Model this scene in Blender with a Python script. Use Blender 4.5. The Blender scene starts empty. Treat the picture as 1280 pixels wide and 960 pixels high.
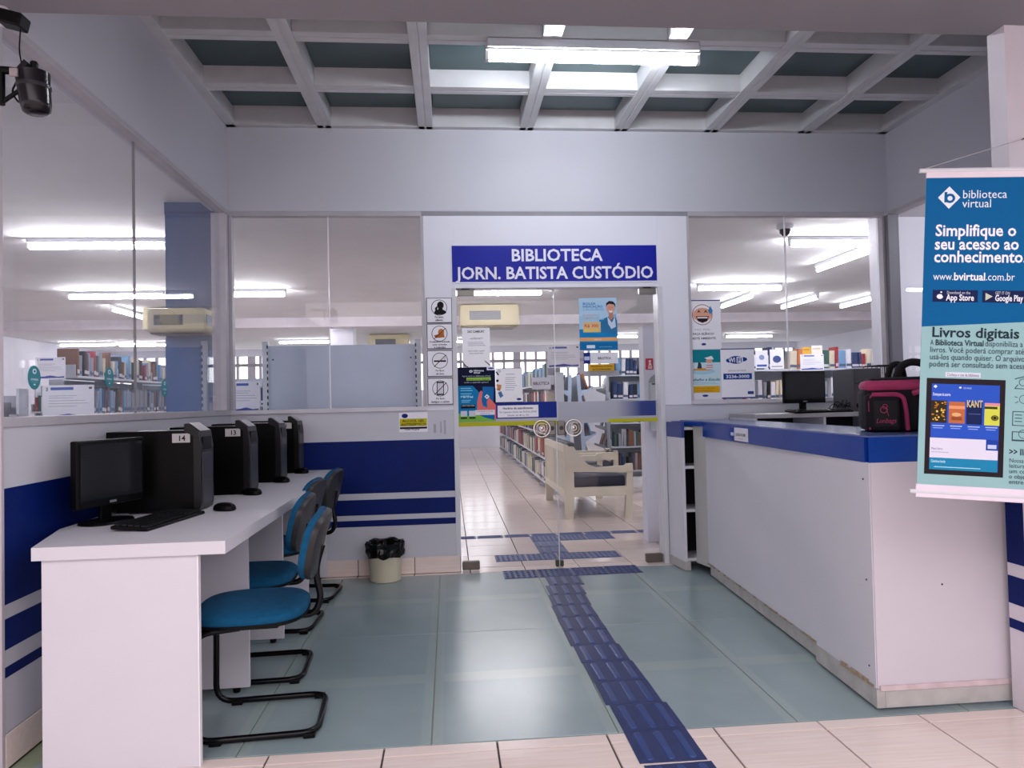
import bpy, bmesh, math, random
from mathutils import Matrix, Vector
random.seed(7)
PI = math.pi
scene = bpy.context.scene
COL = scene.collection

# ---------------------------------------------------------------- camera, world, exposure
FWD = Vector((0.08704704, 0.99589749, 0.02471828))
RGT = Vector((0.9960053, -0.08650706, -0.02213543))
UPV = Vector((0.01990631, -0.02654637, 0.99944936))
FPX = 901.65
CAM = Vector((0, 0, 1.24))
cd = bpy.data.cameras.new('camera')
cam = bpy.data.objects.new('camera', cd)
COL.objects.link(cam)
cd.sensor_width = 36.0
cd.lens = FPX / 1280 * 36.0
cd.clip_start = 0.05
cd.clip_end = 200
cam.matrix_world = Matrix(((RGT.x, UPV.x, -FWD.x, CAM.x), (RGT.y, UPV.y, -FWD.y, CAM.y), (RGT.z, UPV.z, -FWD.z, CAM.z), (0, 0, 0, 1)))
scene.camera = cam

EXPOSURE = 0.65
WORLD = .85
FOYER_LAMP = 68.0
LOBBY_LAMP = 115.0
LIB_LAMP = 86.0
world = bpy.data.worlds.new('world')
scene.world = world
world.use_nodes = True
world.node_tree.nodes['Background'].inputs[0].default_value = (1.0, 0.89, 0.95, 1)
world.node_tree.nodes['Background'].inputs[1].default_value = WORLD
scene.view_settings.view_transform = 'Standard'
scene.view_settings.look = 'None'
scene.view_settings.exposure = EXPOSURE
scene.view_settings.gamma = 1
scene.view_settings.use_curve_mapping = False
scene.cycles.max_bounces = 8
scene.cycles.transparent_max_bounces = 16
scene.cycles.use_denoising = True
scene.cycles.sample_clamp_indirect = 6

def lobby_lamp(loc, sx, sy, power, col=(1, .93, .97)):
    l = bpy.data.lights.new('lobby_lamp', 'AREA')
    l.shape = 'RECTANGLE'
    l.size = sx
    l.size_y = sy
    l.energy = power
    l.color = col
    o = bpy.data.objects.new('lobby_lamp', l)
    o.location = loc
    COL.objects.link(o)
    return o
lobby_lamp((.3, -.6, 2.63), 5.0, 3.0, LOBBY_LAMP)

def B(u, v, ax, val):
    d = FWD + RGT * ((u - 640) / FPX) - UPV * ((v - 480) / FPX)
    i = 'xyz'.index(ax)
    return CAM + d * ((val - CAM[i]) / d[i])

# ---------------------------------------------------------------- materials
def lin(c):
    if isinstance(c, str):
        c = tuple(int(c[i:i + 2], 16) / 255 for i in (0, 2, 4))
    return tuple((x / 12.92 if x <= .04045 else ((x + .055) / 1.055) ** 2.4) for x in c) + (1,)
MATS = {}
def M(hexc, rough=.5, metal=0., var=.06, scale=6., bump=0., key=None, emit=0., spec=.3):
    k = key or (hexc, rough, metal, var, scale, bump, emit, spec)
    if k in MATS:
        return MATS[k]
    m = bpy.data.materials.new('mat_' + str(hexc))
    m.use_nodes = True
    nt = m.node_tree
    b = nt.nodes['Principled BSDF']
    c = lin(hexc)
    b.inputs['Roughness'].default_value = rough
    b.inputs['Metallic'].default_value = metal
    b.inputs['Specular IOR Level'].default_value = spec
    tc = nt.nodes.new('ShaderNodeTexCoord')
    n = nt.nodes.new('ShaderNodeTexNoise')
    n.inputs['Scale'].default_value = scale
    n.inputs['Detail'].default_value = 3
    nt.links.new(tc.outputs['Object'], n.inputs['Vector'])
    r = nt.nodes.new('ShaderNodeValToRGB')
    r.color_ramp.elements[0].position = .3
    r.color_ramp.elements[1].position = .7
    r.color_ramp.elements[0].color = tuple(x * (1 - var) for x in c[:3]) + (1,)
    r.color_ramp.elements[1].color = tuple(min(1, x * (1 + var)) for x in c[:3]) + (1,)
    nt.links.new(n.outputs['Fac'], r.inputs['Fac'])
    nt.links.new(r.outputs['Color'], b.inputs['Base Color'])
    if bump:
        bp = nt.nodes.new('ShaderNodeBump')
        bp.inputs['Strength'].default_value = bump
        bp.inputs['Distance'].default_value = .01
        n2 = nt.nodes.new('ShaderNodeTexNoise')
        n2.inputs['Scale'].default_value = scale * 12
        nt.links.new(tc.outputs['Object'], n2.inputs['Vector'])
        nt.links.new(n2.outputs['Fac'], bp.inputs['Height'])
        nt.links.new(bp.outputs['Normal'], b.inputs['Normal'])
    if emit:
        b.inputs['Emission Color'].default_value = c
        b.inputs['Emission Strength'].default_value = emit
    MATS[k] = m
    return m

def glass_mat(name, tint, milk=.04, rough=0., ior=1.5):
    m = bpy.data.materials.new(name)
    m.use_nodes = True
    nt = m.node_tree
    nt.nodes.clear()
    out = nt.nodes.new('ShaderNodeOutputMaterial')
    tr = nt.nodes.new('ShaderNodeBsdfTransparent')
    tr.inputs[0].default_value = tint
    gl = nt.nodes.new('ShaderNodeBsdfGlossy')
    gl.inputs['Roughness'].default_value = rough
    df = nt.nodes.new('ShaderNodeBsdfDiffuse')
    df.inputs[0].default_value = (.8, .78, .84, 1)
    fr = nt.nodes.new('ShaderNodeFresnel')
    # same reflectance on both faces of the thin sheet
    ge = nt.nodes.new('ShaderNodeNewGeometry')
    mr = nt.nodes.new('ShaderNodeMapRange')
    mr.inputs['To Min'].default_value = ior
    mr.inputs['To Max'].default_value = 1 / ior
    nt.links.new(ge.outputs['Backfacing'], mr.inputs['Value'])
    nt.links.new(mr.outputs[0], fr.inputs[0])
    m1 = nt.nodes.new('ShaderNodeMixShader')
    m2 = nt.nodes.new('ShaderNodeMixShader')
    nz = nt.nodes.new('ShaderNodeTexNoise')
    nz.inputs['Scale'].default_value = 1.5
    tc = nt.nodes.new('ShaderNodeTexCoord')
    nt.links.new(tc.outputs['Object'], nz.inputs['Vector'])
    mu = nt.nodes.new('ShaderNodeMath')
    mu.operation = 'MULTIPLY'
    mu.inputs[1].default_value = milk * 2
    nt.links.new(nz.outputs['Fac'], mu.inputs[0])
    nt.links.new(mu.outputs[0], m1.inputs['Fac'])
    nt.links.new(tr.outputs[0], m1.inputs[1])
    nt.links.new(df.outputs[0], m1.inputs[2])
    nt.links.new(fr.outputs[0], m2.inputs['Fac'])
    nt.links.new(m1.outputs[0], m2.inputs[1])
    nt.links.new(gl.outputs[0], m2.inputs[2])
    nt.links.new(m2.outputs[0], out.inputs[0])
    return m
GLASS = glass_mat('clear_glass', (.985, .985, .99, 1), .0, ior=1.32)
GLASS_L = glass_mat('milky_reflection_glass', (.98, .98, .99, 1), .03, ior=1.35)  # diffuse milk stands in for the pale reflections on the left panes

def emis(name, col, strength):
    m = bpy.data.materials.new(name)
    m.use_nodes = True
    nt = m.node_tree
    nt.nodes.clear()
    out = nt.nodes.new('ShaderNodeOutputMaterial')
    e = nt.nodes.new('ShaderNodeEmission')
    e.inputs[0].default_value = col
    e.inputs[1].default_value = strength
    nt.links.new(e.outputs[0], out.inputs[0])
    return m
TUBE_F = emis('foyer_tube_glow', (.88, .93, 1, 1), FOYER_LAMP)
TUBE_D = emis('dimmed_tube_glow', (.97, .955, 1, 1), LIB_LAMP * .3)  # library tube turned down so the ceiling around it does not wash out
TUBE_L = emis('library_tube_glow', (.97, .955, 1, 1), LIB_LAMP)

WALL = M('d2d2dc', .55, var=.025, scale=2.5, bump=.08)
WALLW = M('dedfe9', .5, var=.02, scale=2)
SOFFIT = M('c4c5ce', .5, var=.02, scale=2)
BLUEP = M('011a5e', .5, var=.12, scale=4, bump=.06, spec=.15)
FRAME = M('b4b1b8', .45, var=.06, scale=9)
CEIL = M('dcdcdf', .8, var=.03, scale=3)
METALW = M('cfd0d6', .35, var=.03)
DESK = M('d2d0d8', .4, var=.015, scale=5)
BLACK = M('050506', .45, var=.2, spec=.15)
BLACKG = M('050506', .38, var=.1, spec=.12)
TEAL = M('014b70', .9, var=.15, scale=30, bump=.25)
CHROME = M('b9b8bd', .2, 1)
WHITE = M('e8e8f0', .5, var=.02)

def tile_mat(name, c1, c2, rough):
    m = bpy.data.materials.new(name)
    m.use_nodes = True
    nt = m.node_tree
    b = nt.nodes['Principled BSDF']
    b.inputs['Roughness'].default_value = rough
    tc = nt.nodes.new('ShaderNodeTexCoord')
    mp = nt.nodes.new('ShaderNodeMapping')
    mp.inputs['Scale'].default_value = (1.2, 26, 4)
    n = nt.nodes.new('ShaderNodeTexNoise')
    n.inputs['Scale'].default_value = 1.6
    n.inputs['Detail'].default_value = 4
    r = nt.nodes.new('ShaderNodeValToRGB')
    r.color_ramp.elements[0].position = .35
    r.color_ramp.elements[1].position = .65
    r.color_ramp.elements[0].color = lin(c1)
    r.color_ramp.elements[1].color = lin(c2)
    nt.links.new(tc.outputs['Generated'], mp.inputs[0])
    nt.links.new(mp.outputs[0], n.inputs['Vector'])
    nt.links.new(n.outputs['Fac'], r.inputs['Fac'])
    nt.links.new(r.outputs['Color'], b.inputs['Base Color'])
    return m
TILE = tile_mat('ceramic_tile', 'e2d0c8', 'e9dad3', .16)
GROUT = M('4a3f3c', .8)

def glassfloor_mat():
    m = bpy.data.materials.new('green_glass_floor')
    m.use_nodes = True
    nt = m.node_tree
    b = nt.nodes['Principled BSDF']
    b.inputs['Roughness'].default_value = .27
    b.inputs['Specular IOR Level'].default_value = .85
    tc = nt.nodes.new('ShaderNodeTexCoord')
    sx = nt.nodes.new('ShaderNodeSeparateXYZ')
    nt.links.new(tc.outputs['Object'], sx.inputs[0])
    def band(sock, c, w, soft):
        a = nt.nodes.new('ShaderNodeMath'); a.operation = 'SUBTRACT'; a.inputs[1].default_value = c
        nt.links.new(sock, a.inputs[0])
        ab = nt.nodes.new('ShaderNodeMath'); ab.operation = 'ABSOLUTE'
        nt.links.new(a.outputs[0], ab.inputs[0])
        mr = nt.nodes.new('ShaderNodeMapRange')
        mr.inputs['From Min'].default_value = w
        mr.inputs['From Max'].default_value = w + soft
        mr.inputs['To Min'].default_value = 1
        mr.inputs['To Max'].default_value = 0
        nt.links.new(ab.outputs[0], mr.inputs['Value'])
        return mr.outputs[0]
    s1 = band(sx.outputs['Y'], 0, .045, .015)      # steel joist seen under the middle of each panel
    s2 = band(sx.outputs['Y'], -.64, .06, .01)
    s3 = band(sx.outputs['X'], .34, .03, .01)
    s4 = band(sx.outputs['X'], -.34, .03, .01)
    cur = s1
    for s in (s3, s4):
        mx = nt.nodes.new('ShaderNodeMath'); mx.operation = 'MAXIMUM'
        nt.links.new(cur, mx.inputs[0]); nt.links.new(s, mx.inputs[1])
        cur = mx.outputs[0]
    n = nt.nodes.new('ShaderNodeTexNoise')
    n.inputs['Scale'].default_value = 2
    n.inputs['Detail'].default_value = 5
    nt.links.new(tc.outputs['Object'], n.inputs['Vector'])
    r = nt.nodes.new('ShaderNodeValToRGB')
    r.color_ramp.elements[0].position = .3; r.color_ramp.elements[1].position = .7
    r.color_ramp.elements[0].color = lin('84969a')
    r.color_ramp.elements[1].color = lin('90a2a4')
    nt.links.new(n.outputs['Fac'], r.inputs['Fac'])
    mx = nt.nodes.new('ShaderNodeMixRGB')
    sc = nt.nodes.new('ShaderNodeMath'); sc.operation = 'MULTIPLY'; sc.inputs[1].default_value = .38
    nt.links.new(cur, sc.inputs[0])
    nt.links.new(sc.outputs[0], mx.inputs[0])
    nt.links.new(r.outputs[0], mx.inputs[1])
    mx.inputs[2].default_value = lin('9dada5')
    nt.links.new(mx.outputs[0], b.inputs['Base Color'])
    n3 = nt.nodes.new('ShaderNodeTexNoise')
    n3.inputs['Scale'].default_value = 60
    nt.links.new(tc.outputs['Object'], n3.inputs['Vector'])
    bp = nt.nodes.new('ShaderNodeBump'); bp.inputs['Strength'].default_value = .0
    return m
GFLOOR = glassfloor_mat()

# ---------------------------------------------------------------- mesh helpers
class MB:
    def __init__(s):
        s.v = []; s.f = []; s.mi = []
        s.cur = 0
    def quad(s, pts):
        b = len(s.v); s.v += [tuple(p) for p in pts]; s.f.append(tuple(range(b, b + len(pts)))); s.mi.append(s.cur)
        return s
    def box(s, x0, x1, y0, y1, z0, z1, b=0, m=None):
        if b:
            return s.bbox(x0, x1, y0, y1, z0, z1, b, m)
        n = len(s.v)
        P = [(x, y, z) for x in (x0, x1) for y in (y0, y1) for z in (z0, z1)]
        if m is not None:
            P = [tuple(m @ Vector(p)) for p in P]
        s.v += P
        for f in ((0, 1, 3, 2), (4, 6, 7, 5), (0, 4, 5, 1), (2, 3, 7, 6), (0, 2, 6, 4), (1, 5, 7, 3)):
            s.f.append(tuple(n + i for i in f)); s.mi.append(s.cur)
        return s
    def bbox(s, x0, x1, y0, y1, z0, z1, b, m=None):
        bm = bmesh.new()
        bmesh.ops.create_cube(bm, size=1)
        for v in bm.verts:
            v.co = Vector(((x0 + x1) / 2 + v.co.x * (x1 - x0), (y0 + y1) / 2 + v.co.y * (y1 - y0), (z0 + z1) / 2 + v.co.z * (z1 - z0)))
        bmesh.ops.bevel(bm, geom=bm.edges[:], offset=b, segments=2, affect='EDGES', profile=.5)
        s.add_bm(bm, m)
        return s
    def add_bm(s, bm, m=None):
        n = len(s.v)
        bm.verts.ensure_lookup_table()
        for i, v in enumerate(bm.verts):
            v.index = i
            s.v.append(tuple((m @ v.co) if m is not None else v.co))
        for f in bm.faces:
            s.f.append(tuple(n + v.index for v in f.verts)); s.mi.append(s.cur)
        bm.free()
        return s
    def tube(s, pts, r, seg=8, cap=True, m=None):
        pts = [Vector(p) for p in pts]
        rings = []
        prev = None
        for i, p in enumerate(pts):
            a = pts[max(0, i - 1)]; c = pts[min(len(pts) - 1, i + 1)]
            t = (c - a).normalized()
            if prev is None:
                up = Vector((0, 0, 1)) if abs(t.z) < .9 else Vector((1, 0, 0))
                nn = t.cross(up).normalized()
            else:
                nn = (prev - t * prev.dot(t)).normalized()
            prev = nn
            bb = t.cross(nn)
            rr = r[i] if isinstance(r, (list, tuple)) else r
            rings.append([p + (nn * math.cos(2 * PI * k / seg) + bb * math.sin(2 * PI * k / seg)) * rr for k in range(seg)])
        return s.rings(rings, cap, m)
    def rings(s, rings, cap=True, m=None):
        n = len(s.v); k = len(rings[0])
        for R_ in rings:
            for p in R_:
                p = Vector(p)
                s.v.append(tuple(m @ p if m is not None else p))
        for i in range(len(rings) - 1):
            for j in range(k):
                a = n + i * k + j; b = n + i * k + (j + 1) % k
                s.f.append((a, b, b + k, a + k)); s.mi.append(s.cur)
        if cap:
            s.f.append(tuple(n + j for j in range(k))[::-1]); s.mi.append(s.cur)
            s.f.append(tuple(n + (len(rings) - 1) * k + j for j in range(k))); s.mi.append(s.cur)
        return s
    def lathe(s, prof, seg=24, cx=0, cy=0, cap=True, m=None, wob=0):
        rg = []
        for r, z in prof:
            rg.append([(cx + r * math.cos(2 * PI * k / seg) * (1 + wob * math.sin(k * 2.7 + z * 40)), cy + r * math.sin(2 * PI * k / seg) * (1 + wob * math.sin(k * 1.9 + z * 55)), z) for k in range(seg)])
        return s.rings(rg, cap, m)
    def cushion(s, a, b, prof, e=3.2, seg=32, m=None):
        rg = []
        for sc, z in prof:
            ring = []
            for k in range(seg):
                t = 2 * PI * k / seg
                c, d = math.cos(t), math.sin(t)
                ring.append((a * sc * math.copysign(abs(c) ** (2 / e), c), b * sc * math.copysign(abs(d) ** (2 / e), d), z))
            rg.append(ring)
        return s.rings(rg, True, m)
    def prism(s, poly, y0, y1, m=None):
        """poly of (x,z) extruded along y"""
        n = len(s.v); k = len(poly)
        P = [(x, y0, z) for x, z in poly] + [(x, y1, z) for x, z in poly]
        s.v += [tuple(m @ Vector(p)) if m is not None else p for p in P]
        s.f.append(tuple(n + i for i in range(k))); s.mi.append(s.cur)
        s.f.append(tuple(n + k + i for i in range(k))[::-1]); s.mi.append(s.cur)
        for i in range(k):
            j = (i + 1) % k
            s.f.append((n + j, n + i, n + k + i, n + k + j)); s.mi.append(s.cur)
        return s
    def mesh(s, name, mats, smooth=False):
        me = bpy.data.meshes.new(name)
        me.from_pydata(s.v, [], s.f)
        for m_ in (mats if isinstance(mats, (list, tuple)) else [mats]):
            me.materials.append(m_)
        me.polygons.foreach_set('material_index', s.mi)
        bm = bmesh.new(); bm.from_mesh(me); bmesh.ops.recalc_face_normals(bm, faces=bm.faces[:]); bm.to_mesh(me); bm.free()
        if smooth:
            me.polygons.foreach_set('use_smooth', [True] * len(me.polygons))
            try:
                me.set_sharp_from_angle(angle=math.radians(40))
            except Exception:
                pass
        me.update()
        return me
    def build(s, name, mats, parent=None, smooth=False, loc=None, mw=None):
        o = bpy.data.objects.new(name, s.mesh(name, mats, smooth))
        COL.objects.link(o)
        if parent is not None:
            o.parent = parent
        if loc:
            o.location = loc
        if mw is not None:
            o.matrix_local = mw
        return o

def fillet(pts, r, n=5):
    pts = [Vector(p) for p in pts]
    out = [pts[0]]
    for i in range(1, len(pts) - 1):
        p = pts[i]; a = (pts[i - 1] - p); c = (pts[i + 1] - p)
        d = min(r, a.length * .49, c.length * .49)
        A = p + a.normalized() * d; C_ = p + c.normalized() * d
        for k in range(n + 1):
            t = k / n
            out.append(A * (1 - t) ** 2 + p * 2 * t * (1 - t) + C_ * t * t)
    out.append(pts[-1])
    return out

def tag(o, label=None, cat=None, group=None, kind=None):
    if label: o['label'] = label
    if cat: o['category'] = cat
    if group: o['group'] = group
    if kind: o['kind'] = kind
    return o
def empty(name, loc=(0, 0, 0), rz=0, label=None, cat=None, group=None):
    o = bpy.data.objects.new(name, None)
    o.empty_display_size = .05
    COL.objects.link(o)
    o.location = loc
    o.rotation_euler = (0, 0, rz)
    tag(o, label, cat, group)
    return o
def struct(name, mb, mats, parent=None, smooth=False):
    o = mb.build(name, mats, parent, smooth)
    if parent is None:
        o['kind'] = 'structure'
    return o
def inst(name, me, parent, loc=(0, 0, 0), rot=(0, 0, 0), scale=(1, 1, 1)):
    o = bpy.data.objects.new(name, me)
    COL.objects.link(o)
    o.parent = parent
    o.location = loc
    o.rotation_euler = rot
    o.scale = scale
    return o
def copy_tree(o, parent=None):
    c = o.copy(); COL.objects.link(c)
    if parent is not None:
        c.parent = parent
    for ch in list(o.children):
        copy_tree(ch, c)
    return c

TXT = {}
def text_geo(s, size, bold=False, align='CENTER', xs=1.0, italic=False):
    k = (s, size, bold, align, xs, italic)
    if k in TXT:
        return TXT[k]
    cu = bpy.data.curves.new('lettering', 'FONT')
    cu.body = s
    cu.size = size
    cu.align_x = align
    cu.resolution_u = 2
    if italic: cu.shear = .3
    if bold:
        cu.offset = size * .022
    o = bpy.data.objects.new('lettering', cu)
    me = bpy.data.meshes.new_from_object(o)
    vs = [(v.co.x * xs, v.co.y) for v in me.vertices]
    fs = [tuple(p.vertices) for p in me.polygons]
    bpy.data.objects.remove(o)
    bpy.data.curves.remove(cu)
    bpy.data.meshes.remove(me)
    TXT[k] = (vs, fs)
    return TXT[k]
def text_w(s, size, bold=False):
    vs, _ = text_geo(s, size, bold, 'LEFT')
    return max(v[0] for v in vs) - min(v[0] for v in vs) if vs else 0

def flat_print(parent, els, w, h, off=0.0, step=.0004, rough=.6):
    """els in fractions of the sheet (x right, y down); front of the sheet is local -y; origin top-left"""
    buckets = {}
    placed = []
    for i, e in enumerate(els):
        k = e[0]
        if k == 't':
            ww_ = (e[6] if len(e) > 6 else {}).get('w', .5)
            al = (e[6] if len(e) > 6 else {}).get('a', 'CENTER')
            xa = e[1] if al == 'LEFT' else e[1] - ww_ / 2
            bb = (xa, e[2] - e[3], xa + ww_, e[2] + e[3] * .25)
        elif k == 'r': bb = e[1:5]
        elif k == 'e': bb = (e[1] - e[3], e[2] - e[4], e[1] + e[3], e[2] + e[4])
        elif k == 'ring': bb = (e[1] - e[3], e[2] - e[3] * w / h, e[1] + e[3], e[2] + e[3] * w / h)
        elif k == 'p': bb = (min(p[0] for p in e[1]), min(p[1] for p in e[1]), max(p[0] for p in e[1]), max(p[1] for p in e[1]))
        else: bb = (min(e[1], e[3]), min(e[2], e[4]), max(e[1], e[3]), max(e[2], e[4]))
        lay = 1 + max([q[1] for q in placed if q[0][0] < bb[2] and q[0][2] > bb[0] and q[0][1] < bb[3] and q[0][3] > bb[1]], default=0)
        placed.append((bb, lay))
        y = -(off + step * lay)
        if k == 't':        # cx, base y, height fraction (of h), string, colour, opts
            _, cx, cy, hf, s, colr = e[:6]
            op = e[6] if len(e) > 6 else {}
            size = hf * h
            vs, fs = text_geo(s, size, op.get('b', False), op.get('a', 'CENTER'), 1.0, op.get('i', False))
            if not vs: continue
            xsc = 1.0
            if 'w' in op:
                ww = max(v[0] for v in vs) - min(v[0] for v in vs)
                xsc = op['w'] * w / ww
            mb = buckets.setdefault(('lettering', colr), MB())
            n = len(mb.v)
            mb.v += [(cx * w + a * xsc, y, -cy * h + b) for a, b in vs]
            for f in fs:
                mb.f.append(tuple(n + q for q in f)); mb.mi.append(0)
            continue
        colr = e[-1]
        mb = buckets.setdefault(('print', colr), MB())
        if k == 'r':
            _, a, b, c, d, _c = e
            mb.quad([(a * w, y, -b * h), (a * w, y, -d * h), (c * w, y, -d * h), (c * w, y, -b * h)])
        elif k == 'e':
            _, cx, cy, rx, ry, _c = e
            mb.quad([(w * cx + rx * w * math.cos(2 * PI * q / 20), y, -cy * h + ry * w * math.sin(2 * PI * q / 20)) for q in range(20)])
        elif k == 'ring':
            _, cx, cy, rx, th, _c = e
            for q in range(28):
                a0 = 2 * PI * q / 28; a1 = 2 * PI * (q + 1) / 28
                mb.quad([(w * cx + r_ * w * math.cos(a_), y, -cy * h + r_ * w * math.sin(a_)) for r_, a_ in ((rx, a0), (rx, a1), (rx - th, a1), (rx - th, a0))])
        elif k == 'p':
            mb.quad([(a * w, y, -b * h) for a, b in e[1]])
        elif k == 'l':      # line x0,y0,x1,y1,thickness(w frac)
            _, a, b, c, d, th, _c = e
            p = Vector((a * w, -b * h)); q_ = Vector((c * w, -d * h))
            nn = (q_ - p).normalized(); nn = Vector((-nn.y, nn.x)) * th * w / 2
            mb.quad([(t.x, y, t.y) for t in (p + nn, q_ + nn, q_ - nn, p - nn)])
    for (nm, colr), mb in buckets.items():
        mb.build(nm, M(colr, rough, var=.02, spec=.12), parent)

def sheet(name, label, cat, mw, w, h, base, els, thick=.002, group=None, rough=.6, bev=0):
    mb = MB()
    mb.box(0, w, -thick, 0, -h, 0, bev)
    o = mb.build(name, M(base, rough, var=.02))
    o.matrix_world = mw
    tag(o, label, cat, group)
    flat_print(o, els, w, h, off=thick, rough=rough)
    return o
def wall_sheet(name, label, cat, u0, v0, u1, v1, Y, base, els, **kw):
    a = B(u0, (v0), 'y', Y); b = B(u1, v1, 'y', Y)
    # average the slight roll of the picture
    c = B(u0, v1, 'y', Y); d = B(u1, v0, 'y', Y)
    x0 = (a.x + c.x) / 2; x1 = (b.x + d.x) / 2; z1 = (a.z + d.z) / 2; z0 = (b.z + c.z) / 2
    return sheet(name, label, cat, Matrix.Translation((x0, Y, z1)), x1 - x0, z1 - z0, base, els, **kw)
def lines(x0, x1, ys, colr, jag=0.0, th=.012):
    r = []
    rr = random.Random(int(sum(ys) * 1000))
    for y in ys:
        r.append(('r', x0, y, x1 - rr.random() * jag, y + th, colr))
    return r

# ---------------------------------------------------------------- setting
D = 5.35; XL = -1.57; XR = 3.46; ZC = 3.28; ZS = 2.667; YF = 2.68; LC = 2.8; SILL = 1.19

# floor ------------------------------------------------
floor = struct('floor', MB().box(-9, 10, -3.2, 20.2, -.2, -.0085), GROUT)
TP = .407
tile_me = {}
def tile(x0, x1, y0, y1, par=floor, z=0, g=.0035):
    k = (round(x1 - x0, 3), round(y1 - y0, 3))
    if k not in tile_me:
        w, d = k
        m_ = MB()
        b = .0015
        m_.rings([[(-w / 2 + g, -d / 2 + g, -.008), (w / 2 - g, -d / 2 + g, -.008), (w / 2 - g, d / 2 - g, -.008), (-w / 2 + g, d / 2 - g, -.008)],
                  [(-w / 2 + g, -d / 2 + g, -b), (w / 2 - g, -d / 2 + g, -b), (w / 2 - g, d / 2 - g, -b), (-w / 2 + g, d / 2 - g, -b)],
                  [(-w / 2 + g + b, -d / 2 + g + b, 0), (w / 2 - g - b, -d / 2 + g + b, 0), (w / 2 - g - b, d / 2 - g - b, 0), (-w / 2 + g + b, d / 2 - g - b, 0)]])
        tile_me[k] = m_.mesh('tile', TILE)
    return inst('tile', tile_me[k], par, ((x0 + x1) / 2, (y0 + y1) / 2, z + random.uniform(-.0003, .0003)))
xs = [.149 + TP * k for k in range(-5, 7)]
for i in range(len(xs) - 1):
    tile(xs[i], xs[i + 1], 2.60, 2.672)
    for j in range(4):
        tile(xs[i], xs[i + 1], 2.60 - TP * (j + 1), 2.60 - TP * j)
# rest of the lobby floor and of the library floor beyond the countable tiles
def tile_field(x0, nx, y0, ny, skip=None):
    m_ = MB()
    for i in range(nx):
        for j in range(ny):
            a = x0 + i * TP; b = y0 + j * TP
            if skip and skip(a, b): continue
            m_.quad([(a + .0035, b + .0035, 0), (a + TP - .0035, b + .0035, 0), (a + TP - .0035, b + TP - .0035, 0), (a + .0035, b + TP - .0035, 0)])
    o = m_.build('tile_field', TILE, floor)
    o['kind'] = 'stuff'
    return o
tile_field(xs[0] - 12 * TP, 38, 2.60 - 14 * TP, 10)
LX0 = .533 - 24 * TP
LY0 = 5.47
vis = lambda a, b: (-.3 < a < 3.2 and b < 9.6)
tile_field(LX0, 46, LY0, 36, skip=vis)
for i in range(46):
    for j in range(12):
        a = LX0 + i * TP; b = LY0 + j * TP
        if vis(a, b):
            tile(a, a + TP, b, b + TP)
# threshold strip between glass floor and library
for k in range(-4, 9):
    a = .149 + TP * k - .02
    if a < XL - .1: continue
    tile(a, min(a + TP, XR), 5.29, 5.466)
# left wing of library floor (beside the foyer)
tile_field(LX0, 15, LY0 - 9 * TP, 9)
tile_field(3.6, 15, LY0 - 9 * TP, 9)

# green glass floor panels
gx = [-1.475, -.782, -.09, .603, 1.296, 1.99, 2.683, 3.376]
gy = [2.675, 3.95, 5.285]
n_ = 0
for i in range(len(gx) - 1):
    for j in range(2):
        w = gx[i + 1] - gx[i]; d = gy[j + 1] - gy[j]
        mb = MB().box(-w / 2 + .002, w / 2 - .002, -d / 2 + .002, d / 2 - .002, -.008, 0, .0015)
        o = mb.build('glass_panel', GFLOOR, floor, loc=((gx[i] + gx[i + 1]) / 2, (gy[j] + gy[j + 1]) / 2, 0))
        o.rotation_euler = (random.uniform(-.0009, .0009), random.uniform(-.0012, .0012), 0)
# pale grout bead under joints
mb = MB()
mb.box(-1.56, 3.45, 2.674, 5.29, -.0085, -.006)
mb.build('joint_bed', M('8f9a80', .7), floor)

# tactile paving ----------------------------------------
TACT = M('2a3562', .45, var=.12, scale=14, bump=.1)
TACTB = M('32467c', .32, var=.08, scale=14)
TACTG = M('4d5980', .5, var=.1, scale=14)
def bar_tile(m1=TACT, m2=TACTB):
    a = MB().box(-.118, .118, -.118, .118, 0, .003, .001)
    a.cur = 1
    for k in (-1, 0, 1):
        x = k * .075
        for yc in (-.001,):
            pr = []
            for zz, g in ((.002, 0), (.0065, .004), (.0075, .008)):
                ring = []
                for q in range(12):
                    t = 2 * PI * q / 12
                    ring.append((x + (.017 - g) * math.cos(t), yc + math.copysign(.088, math.sin(t) + 1e-9) + (.017 - g) * math.sin(t), zz))
                pr.append(ring)
            a.rings(pr)
    return a.mesh('tactile_tile', [m1, m2])
def dot_tile(m1=TACT, m2=TACTB):
    a = MB().box(-.122, .122, -.118, .118, 0, .003, .001)
    a.cur = 1
    for i in range(6):
        for j in range(5):
            x = -.1 + i * .04; y = -.09 + j * .045
            a.lathe([(.012, .002), (.011, .006), (.007, .0075)], 8, x, y)
    return a.mesh('tactile_tile', [m1, m2])
bt = bar_tile(); dt = dot_tile()
btg = bar_tile(TACTG, M('5c6890', .5)); dtg = dot_tile(TACTG, M('5c6890', .5))
path = empty('tactile_path', (0.72, 3.7, 0), label='dark blue rubber tactile path running over the green glass floor to the doors', cat='tactile paving')
cx_tab = [(5.0, .765), (4.6, .722), (4.35, .708), (4.0, .702), (3.7, .705), (3.2, .722), (2.8, .735), (2.5, .745), (2.0, .765)]
def cxp(y):
    for (ya, xa), (yb, xb) in zip(cx_tab, cx_tab[1:]):
        if ya >= y >= yb:
            return xb + (xa - xb) * (y - yb) / (ya - yb)
    return cx_tab[-1][1] if y < 2 else cx_tab[0][1]
y = 4.955
k = 0
while y > 1.6:
    o = inst('tactile_tile', bt, path, (cxp(y) - .72 + random.uniform(-.006, .006), y - 3.7, .0), (0, 0, random.uniform(-.012, .012)), (1.0, 1, 1))
    y -= .24 if k != 10 else .25
    k += 1
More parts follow.
